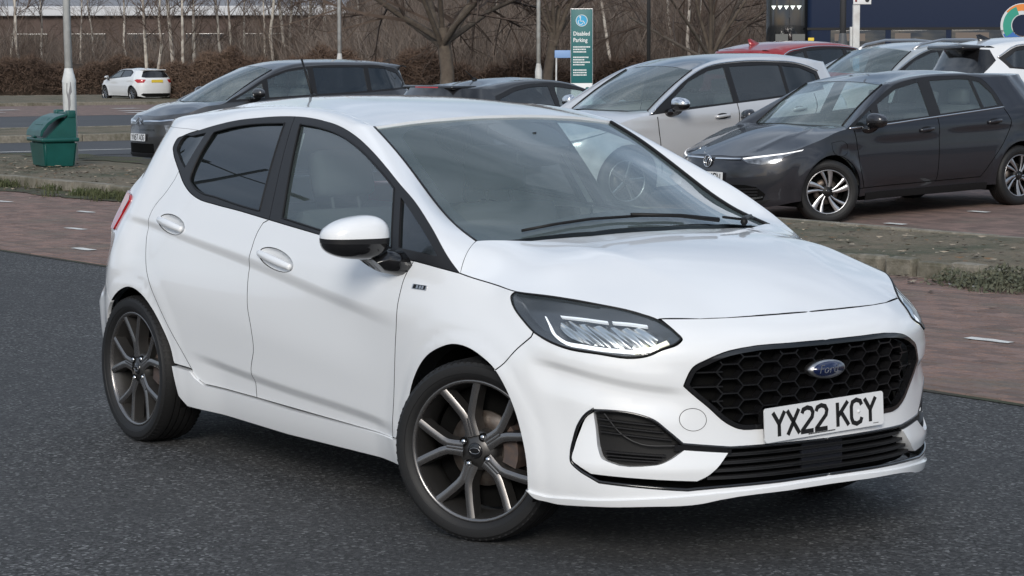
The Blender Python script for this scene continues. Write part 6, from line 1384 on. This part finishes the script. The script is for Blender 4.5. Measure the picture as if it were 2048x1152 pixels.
# ---- grit bin
M_green=mat('bin_green',(.004,.062,.054),.36,noise=(5,.2,(.007,.085,.075))); 
t=thing('grit_bin','dark green plastic grit bin with sloping hinged lid beside the lamp post','bin',(-22.69,7.84,.10)); t.rotation_euler=(0,0,R(262))
def ext(mb,prof,y0,y1,inset0=0):
    n=len(prof); cx=sum(p[0] for p in prof)/n; V=[(x,y0,z) for x,z in prof]+[(x,y1,z) for x,z in prof]; mb.add(V,[tuple(range(n)),tuple(range(2*n-1,n-1,-1))]+[(i,n+i,n+(i+1)%n,(i+1)%n) for i in range(n)])
mb=MB(); B=[];
lo=[(-.20,-.30),(.20,-.30),(.20,.30),(-.20,.30)]; hi=[(-.23,-.35),(.235,-.35),(.235,.35),(-.23,.35)]
mb.add([(x,y,.0) for x,y in lo]+[(x,y,.36) for x,y in hi],[(3,2,1,0),(4,5,6,7)]+[(i,(i+1)%4,4+(i+1)%4,4+i) for i in range(4)])
o=mb.build('bin_body',M_green,t,False)
bm=bmesh.new(); bm.from_mesh(o.data); bmesh.ops.bevel(bm,geom=bm.edges[:],offset=.03,segments=3,affect='EDGES'); bm.to_mesh(o.data); bm.free(); o.data.polygons.foreach_set('use_smooth',[True]*len(o.data.polygons)); autosmooth(o,40)
mb=MB(); mb.bbox(-.25,.265,-.375,.375,.35,.405,.02); mb.build('bin_rim',M_green,t)
mb=MB(); ext(mb,[(-.22,.40),(.19,.40),(.15,.44),(-.09,.66),(-.16,.72),(-.22,.72)],-.325,.325); o=mb.build('bin_hood',M_green,t,False)
mb=MB(); ext(mb,[(.275,.425),(.26,.50),(.17,.605),(.06,.68),(-.08,.72),(-.11,.70),(.03,.655),(.15,.575),(.225,.48),(.245,.42)],-.345,.345); o=mb.build('bin_lid',M_green,t,False)
bm=bmesh.new(); bm.from_mesh(o.data); bmesh.ops.bevel(bm,geom=bm.edges[:],offset=.008,segments=2,affect='EDGES'); bm.to_mesh(o.data); bm.free(); autosmooth(o,50)
mb=MB(); ext(mb,[(.20,.578),(.09,.665),(.08,.655),(.19,.568)],-.16,.16); mb.build('lid_panel',M_green,t,False)
for y in (-.27,.27): mb=MB(); mb.bbox(-.22,-.10,y-.06,y+.06,.66,.765,.02); mb.build('hinge',M_green,t)
mb=MB(); mb.bbox(-.19,-.12,-.2,.2,.70,.74,.012); mb.build('hinge_bar',M_green,t)
mb=MB(); mb.bbox(.235,.285,-.06,.06,.405,.43,.008); mb.build('latch',M_green,t)
# ---- navy double-deck bus
M_navy=mat('navy_paint',(.005,.014,.042),.6,0,0,.25); M_busg=mat('bus_glass',(.010,.011,.012),.08,coat=1)
t=thing('bus','navy double-deck bus with a round orange, green and blue emblem on its side','bus',at(1612,56)); t.location.z+=.22; Lb=10.6
t.rotation_euler=(0,0,AZ-math.pi/2+R(-6))
mb=MB(); mb.bbox(0,Lb,0,2.5,.35,4.25,.12); mb.build('bus_body',M_navy,t)
mb=MB(); mb.bbox(-.98,.06,.03,2.47,.42,4.1,.25); mb.build('bus_nose',M_busg,t)
for i in range(7):
    x=.55+i*1.42; mb=MB(); mb.bbox(x,x+1.30,-.012,.02,1.28,2.04,.01); mb.build('lower_window',M_busg,t); random.seed(i); mb=MB(); mb.box(x+.1,x+random.uniform(.4,.9),-.0145,-.0125,1.78,random.uniform(1.88,1.98)); mb.build('seat_glimpse',mat('bus_inside',(.16,.13,.11),.8),t,False); mb=MB(); mb.box(x+.05,x+1.25,-.016,-.013,1.72,1.745); mb.build('window_bar',M_trim,t,False)
    mb=MB(); mb.bbox(x,x+1.30,-.012,.02,3.02,3.75,.01); mb.build('upper_window',mat('pale_bus_glass',(.22,.24,.26),.1,coat=1),t)
mb=MB(); mb.box(-.0,Lb,-.010,0.01,2.04,2.10); mb.build('cant_rail',M_black,t,False)
for x in (-.75,-.35): mb=MB(); mb.box(x,x+.3,-.0,.03,1.25,1.95); mb.build('nose_window',mat('bus_interior',(.11,.115,.11),.5),t,False)
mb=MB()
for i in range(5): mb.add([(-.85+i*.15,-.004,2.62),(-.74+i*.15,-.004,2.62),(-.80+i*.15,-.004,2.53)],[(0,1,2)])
mb.build('zigzag_reflection',mat('reflection_white',(.8,.85,.8),.4,emit=(.9,1,.9),es=1.2),t,False,False)  # glowing triangles paint a white zigzag reflection on the bus nose
mb=MB(); mb.bbox(.02,.16,-.25,-.22,1.58,1.86,.01); mb.build('yellow_box',mat('hi_vis_yellow',(.75,.52,.02),.5),t)
for x in (2.1,8.2): mb=MB(); mb.rev([(0,-.02),(.25,-.02),(.27,.0),(.46,.0),(.48,.06),(.46,.25)],32,'y',c=(x,0,.48)); mb.build('bus_wheel',M_tyre,t)
cx,cz_,Rr_=5.05,2.14,.50
def ringarc(nm,a0,a1,r0,r1,m,off):
    th=np.linspace(a0,a1,30); V=[(cx+r1(a)*math.cos(a),off,cz_+r1(a)*math.sin(a)) for a in th]+[(cx+r0(a)*math.cos(a),off,cz_+r0(a)*math.sin(a)) for a in th]; n=30
    meshobj(nm,V,[(i,i+1,n+i+1,n+i) for i in range(n-1)],m,em_,False)
em_=meshobj('side_emblem',[(cx+.52*math.cos(a),-.012,cz_+.52*math.sin(a)) for a in np.linspace(0,2*math.pi,40,False)],[tuple(range(40))],mat('emblem_white',(.6,.63,.65),.4),t,False)
ringarc('emblem_orange',R(-20),R(140),lambda a:.25+.10*math.sin((a+.3)*.6),lambda a:.50,mat('emblem_orange',(.72,.22,.03),.4),-.016); ringarc('emblem_green',R(110),R(215),lambda a:.27,lambda a:.46,mat('emblem_green',(.01,.28,.20),.4),-.019); ringarc('emblem_blue',R(205),R(340),lambda a:.27,lambda a:.50,mat('emblem_blue',(.02,.13,.42),.4),-.016)
meshobj('emblem_centre',[(cx+.25*math.cos(a),-.022,cz_+.25*math.sin(a)) for a in np.linspace(0,2*math.pi,32,False)],[tuple(range(32))],M_navy,em_,False)
# ---- far warehouse behind the thicket
M_clad=mat('cladding_grey',(.20,.20,.21),.6,noise=(.5,.2,(.25,.25,.26))); M_fas=mat('fascia_white',(.55,.56,.58),.5); M_brown=mat('brown_brick',(.085,.060,.050),.9,noise=(.8,.2,(.11,.08,.07)))
q0=at(-120,160); q1=at(690,160); d=Vector((q1[0]-q0[0],q1[1]-q0[1],0)); t=thing('warehouse','long low warehouse with a pale fascia band behind the thicket','building',(q0[0],q0[1],gz(q0[0],q0[1])),math.atan2(d.y,d.x)); Lw=d.length
mb=MB(); mb.box(0,Lw,0,30,0,4.9); mb.build('wall',M_brown,t,False); mb=MB(); mb.bbox(-.3,Lw+.3,-.5,.2,4.9,5.55,.05); mb.build('fascia',M_fas,t,False)
mb=MB(); mb.add([(-.3,-.3,5.55),(Lw+.3,-.3,5.55),(Lw+.3,16,8.2),(-.3,16,8.2)],[(0,1,2,3)]); mb.build('roof',M_clad,t,False,False)
for i in range(int(Lw/4)):
    mb=MB(); mb.bbox(1+i*4,3.6+i*4,-.06,.02,1.6,3.7,.03); mb.build('window',M_busg,t,False)
# ================================================================ trees
M_bark=mat('bark_brown',(.085,.066,.052),.95,noise=(6,.2,(.14,.115,.09)),bump=(20,.6,.02)); M_twig=mat('twig_brown',(.075,.052,.040),.95,noise=(.6,.2,(.120,.088,.070)))
M_birch=mat('birch_bark',(.52,.48,.42),.85,noise=(3,.10,(.24,.20,.17)))
M_scrub=mat('scrub_twig',(.075,.052,.040),.95,noise=(.35,.14,(.20,.165,.14)))
def branch(mb,tw,p,d,L_,r_,lev,maxl,spread,gr,nk):
    """recursive limb; thick segments go to mb, fine twigs to tw"""
    n=3 if lev<2 else 2; P=[p]; q=p.copy(); dd=d.copy()
    for i in range(n):
        dd=(dd+Vector((random.gauss(0,.10),random.gauss(0,.10),random.gauss(0,.06)+gr))).normalized(); q=q+dd*L_/n; P.append(q.copy())
    rr=[r_*(1-.45*i/n) for i in range(n+1)]
    if lev<=1: mb.tube(P,rr,6 if lev==0 else 5,cap=False)
    elif lev<maxl: tw.tube(P,rr,3,cap=False)
    else:
        w=max(r_,.006); s=(P[-1]-P[0]).normalized().cross(Vector((random.gauss(0,1),random.gauss(0,1),random.gauss(0,1)))).normalized()*w
        tw.add([P[0]-s,P[0]+s,P[1]+s*.8,P[1]-s*.8,P[-1]],[(0,1,2,3),(3,2,4)]); return
    for k in range(nk[lev]):
        t_=random.uniform(.25 if lev else .35,1.0); i=min(n-1,int(t_*n)); f=t_*n-i; p2=P[i].lerp(P[i+1],f)
        ax=Vector((random.gauss(0,1),random.gauss(0,1),random.gauss(0,1))); ax=(ax-dd*ax.dot(dd)).normalized(); a=random.uniform(.5,1.0)*spread; d2=(dd*math.cos(a)+ax*math.sin(a)).normalized()
        branch(mb,tw,p2,d2,L_*random.uniform(.5,.75),r_*random.uniform(.38,.55),lev+1,maxl,spread,gr*.5,nk)
def tree_mesh(h,r_,spread,gr,nk,maxl,trunkh):
    mb=MB();tw=MB(); 
    P=[Vector((0,0,-.1)),Vector((random.gauss(0,.03),random.gauss(0,.03),trunkh*.5)),Vector((random.gauss(0,.08),random.gauss(0,.08),trunkh))]; mb.tube(P,[r_*1.25,r_,r_*.9],8,cap=False)
    top=P[-1]
    for k in range(nk[0]):
        a=2*math.pi*k/nk[0]+random.uniform(-.4,.4); e=random.uniform(.2,1.)*spread; d=Vector((math.sin(e)*math.cos(a),math.sin(e)*math.sin(a),math.cos(e))); branch(mb,tw,top-Vector((0,0,random.uniform(0,trunkh*.25))),d,h*random.uniform(.4,.6),r_*random.uniform(.4,.6),1,maxl,.9,gr,nk)
    return mb,tw
def tree(label,loc,mb,tw,m1,m2,group=None,rz=0,sc=1,name='tree'):
    t=thing(name,label,'tree',loc,rz,group); t.scale=(sc,sc,sc); mb.build('trunk',m1,t,True,False); tw.build('crown',m2,t,False,False); return t
random.seed(21)
tree('spreading bare tree with a dark crown behind the black coupe',at(893,66),*tree_mesh(7.5,.20,1.25,.02,[9,6,6,5,4],4,2.5),M_bark,M_twig)
random.seed(22)
tree('bare tree with thin trunk beside the slim white lamp post',at(1096,68),*tree_mesh(7.0,.15,1.0,.04,[8,6,5,5,4],4,2.4),M_bark,M_twig)
random.seed(23)
tree('bare tree with low spreading boughs left of the bus',at(1420,70),*tree_mesh(7.0,.13,1.3,.01,[9,6,6,5,4],4,1.9),M_bark,M_twig)
# birches
random.seed(31)
protos=[]
for k in range(4):
    mb=MB();tw=MB(); h=random.uniform(7,9); P=[Vector((0,0,-.1))]; 
    for i in range(1,7): P.append(Vector((P[-1].x+random.gauss(0,.09),P[-1].y+random.gauss(0,.09),h*i/6)))
    mb.tube(P,[.085*(1-.7*i/6) for i in range(7)],7,cap=False)
    for j in range(16):
        z=random.uniform(.18,.9); i=int(z*6); p_=P[i].lerp(P[i+1],z*6-i); a=random.uniform(0,6.28); branch(mb if j<3 else tw,tw,p_,Vector((math.cos(a),math.sin(a),random.uniform(.6,1.6))).normalized(),h*.26*(1.1-z*.6),.022,2,4,.7,.03,[0,0,5,5,3])
    protos.append((mb,tw))
bx=[(20,124,1),(48,122,3),(86,125,0),(170,126,2),(205,128,1),(262,126,3),(300,104,0),(322,103,1),(345,102,2),(372,101,3),(392,108,0),(455,110,1),(470,108,2),(497,112,3),(535,106,0),(546,104,1),(571,107,2),(588,109,3),(604,108,0),(621,110,1),(640,112,2),(660,108,3),(715,100,0),(1000,92,1),(1226,84,2),(1380,84,3),(1395,86,0),(1350,90,1)]
made={}
for px,s,k in bx:
    loc=at(px,s); 
    if k not in made:
        t=tree('slender white-stemmed birch rising from the thicket',loc,*protos[k],M_birch,M_twig,'birches in the thicket',random.uniform(0,6),1,'birch_tree'); made[k]=t
    else:
        t=copy_tree(made[k]); t.location=loc
    t.rotation_euler=(random.gauss(0,.05),random.gauss(0,.05),random.uniform(0,6)); sc=random.uniform(.85,1.2); t.scale=(sc,sc,sc)
# thicket: one mass of leafless scrub
random.seed(41); th=MB(); V=th.V;F=th.F
def scrub(x,y,z,h,r_,n):
    for k in range(n):
        a=random.uniform(0,6.28); e=abs(random.gauss(0,.38)); d=Vector((math.sin(e)*math.cos(a),math.sin(e)*math.sin(a),math.cos(e))); q=Vector((x+random.gauss(0,r_),y+random.gauss(0,r_),z)); L_=h*random.uniform(.5,1.1); w=random.choice((.010,.014,.018,.035)); nseg=3; s=d.cross(Vector((random.gauss(0,1),random.gauss(0,1),.1))).normalized(); P=[q]
        for i in range(nseg): d=(d+Vector((random.gauss(0,.16),random.gauss(0,.16),random.gauss(0,.08)))).normalized(); P.append(P[-1]+d*L_/nseg)
        k0=len(V)
        for i,p in enumerate(P): ww=w*(1-.75*i/nseg); V.append(tuple(p-s*ww)); V.append(tuple(p+s*ww))
        for i in range(nseg): F.append((k0+2*i,k0+2*i+1,k0+2*i+3,k0+2*i+2))
        for _ in range(7):
            t_=random.uniform(.2,1)*nseg; i=min(nseg-1,int(t_)); q0=P[i].lerp(P[i+1],t_-i); a2=random.uniform(0,6.28); d2=(d+Vector((math.cos(a2),math.sin(a2),random.uniform(-.2,.8)))*.8).normalized(); l2=L_*random.uniform(.10,.30); s2=d2.cross(Vector((random.gauss(0,1),random.gauss(0,1),random.gauss(0,1)))).normalized()*.009; j=len(V); V.extend([tuple(q0-s2),tuple(q0+s2),tuple(q0+d2*l2)]); F.append((j,j+1,j+2))
for i in range(820):
    px=random.uniform(-60,1560); f=random.random(); s=(119 if px<330 else 119-(px-330)/400*35 if px<730 else 84)+f*26; x,y,z=at(px,s); scrub(x,y,z,(random.uniform(1.8,3.4)+f*.8) if px<720 else (random.uniform(2.6,5.0)+f*1.5),.5,26)
th.M=[0]*len(F); tag(th.build('thicket',M_scrub,None,False,False),'dense leafless brown thicket along the far edge of the car park','thicket',kind='stuff')
# clipped hedge in front of it: lumpy mass with a twiggy skin
random.seed(43); hb=MB(); V=hb.V;F=hb.F
def hedge(pa,pb,s0,s1,h,dep,n):
    for i in range(n):
        f=random.random(); px=pa+(pb-pa)*f; s=s0+(s1-s0)*f+random.uniform(0,dep); x,y,z=at(px,s); hh=h*(.86+.14*math.sin(px*.031)+.06*math.sin(px*.11)); zz=z+hh*random.random()**.6
        for _ in range(3):
            d=Vector((random.gauss(0,1),random.gauss(0,1),random.gauss(.5,.8))).normalized(); l2=random.uniform(.12,.34); s2=d.cross(Vector((random.gauss(0,1),random.gauss(0,1),random.gauss(0,1)))).normalized()*random.uniform(.008,.020); j=len(V); p=Vector((x,y,zz)); V.extend([tuple(p-s2),tuple(p+s2),tuple(p+d*l2)]); F.append((j,j+1,j+2))
hedge(330,860,98,76,2.05,1.6,20000); hedge(860,1560,76,72,1.7,1.6,22000); hedge(-60,330,117,116,1.9,2.0,12000)
hb.M=[0]*len(F); tag(hb.build('hedge',mat('hedge_twig',(.085,.055,.040),.95,noise=(.5,.2,(.15,.10,.072))),None,False,False),'low dark brown hedge in front of the leafless thicket','hedge')
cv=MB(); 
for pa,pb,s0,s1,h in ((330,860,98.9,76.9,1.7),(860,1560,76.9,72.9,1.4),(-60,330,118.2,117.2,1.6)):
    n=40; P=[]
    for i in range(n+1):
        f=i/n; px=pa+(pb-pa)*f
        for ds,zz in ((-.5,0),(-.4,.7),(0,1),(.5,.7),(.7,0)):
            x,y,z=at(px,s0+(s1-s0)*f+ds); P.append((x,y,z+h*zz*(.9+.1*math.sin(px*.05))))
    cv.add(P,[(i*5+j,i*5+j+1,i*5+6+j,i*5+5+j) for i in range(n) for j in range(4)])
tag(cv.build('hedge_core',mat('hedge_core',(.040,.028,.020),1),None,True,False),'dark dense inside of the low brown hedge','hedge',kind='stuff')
# wooded bank beyond
xs_=np.linspace(-150,2600,60); bk=MB(); P=[]
for px in xs_:
    for ds,zz in ((0,0),(6,3.0),(16,6.5),(40,11),(80,15)):
        x,y,z=at(px,(190 if px<700 else 150)+ds); P.append((x,y,z+zz+random.uniform(-.3,.3)))
bk.add(P,[(i*5+j,i*5+j+1,i*5+6+j,i*5+5+j) for i in range(len(xs_)-1) for j in range(4)])
struct(bk.build('wooded_bank',mat('bank_scrub',(.032,.024,.020),1,noise=(1.3,.10,(.12,.105,.095),9)),None,True,False))
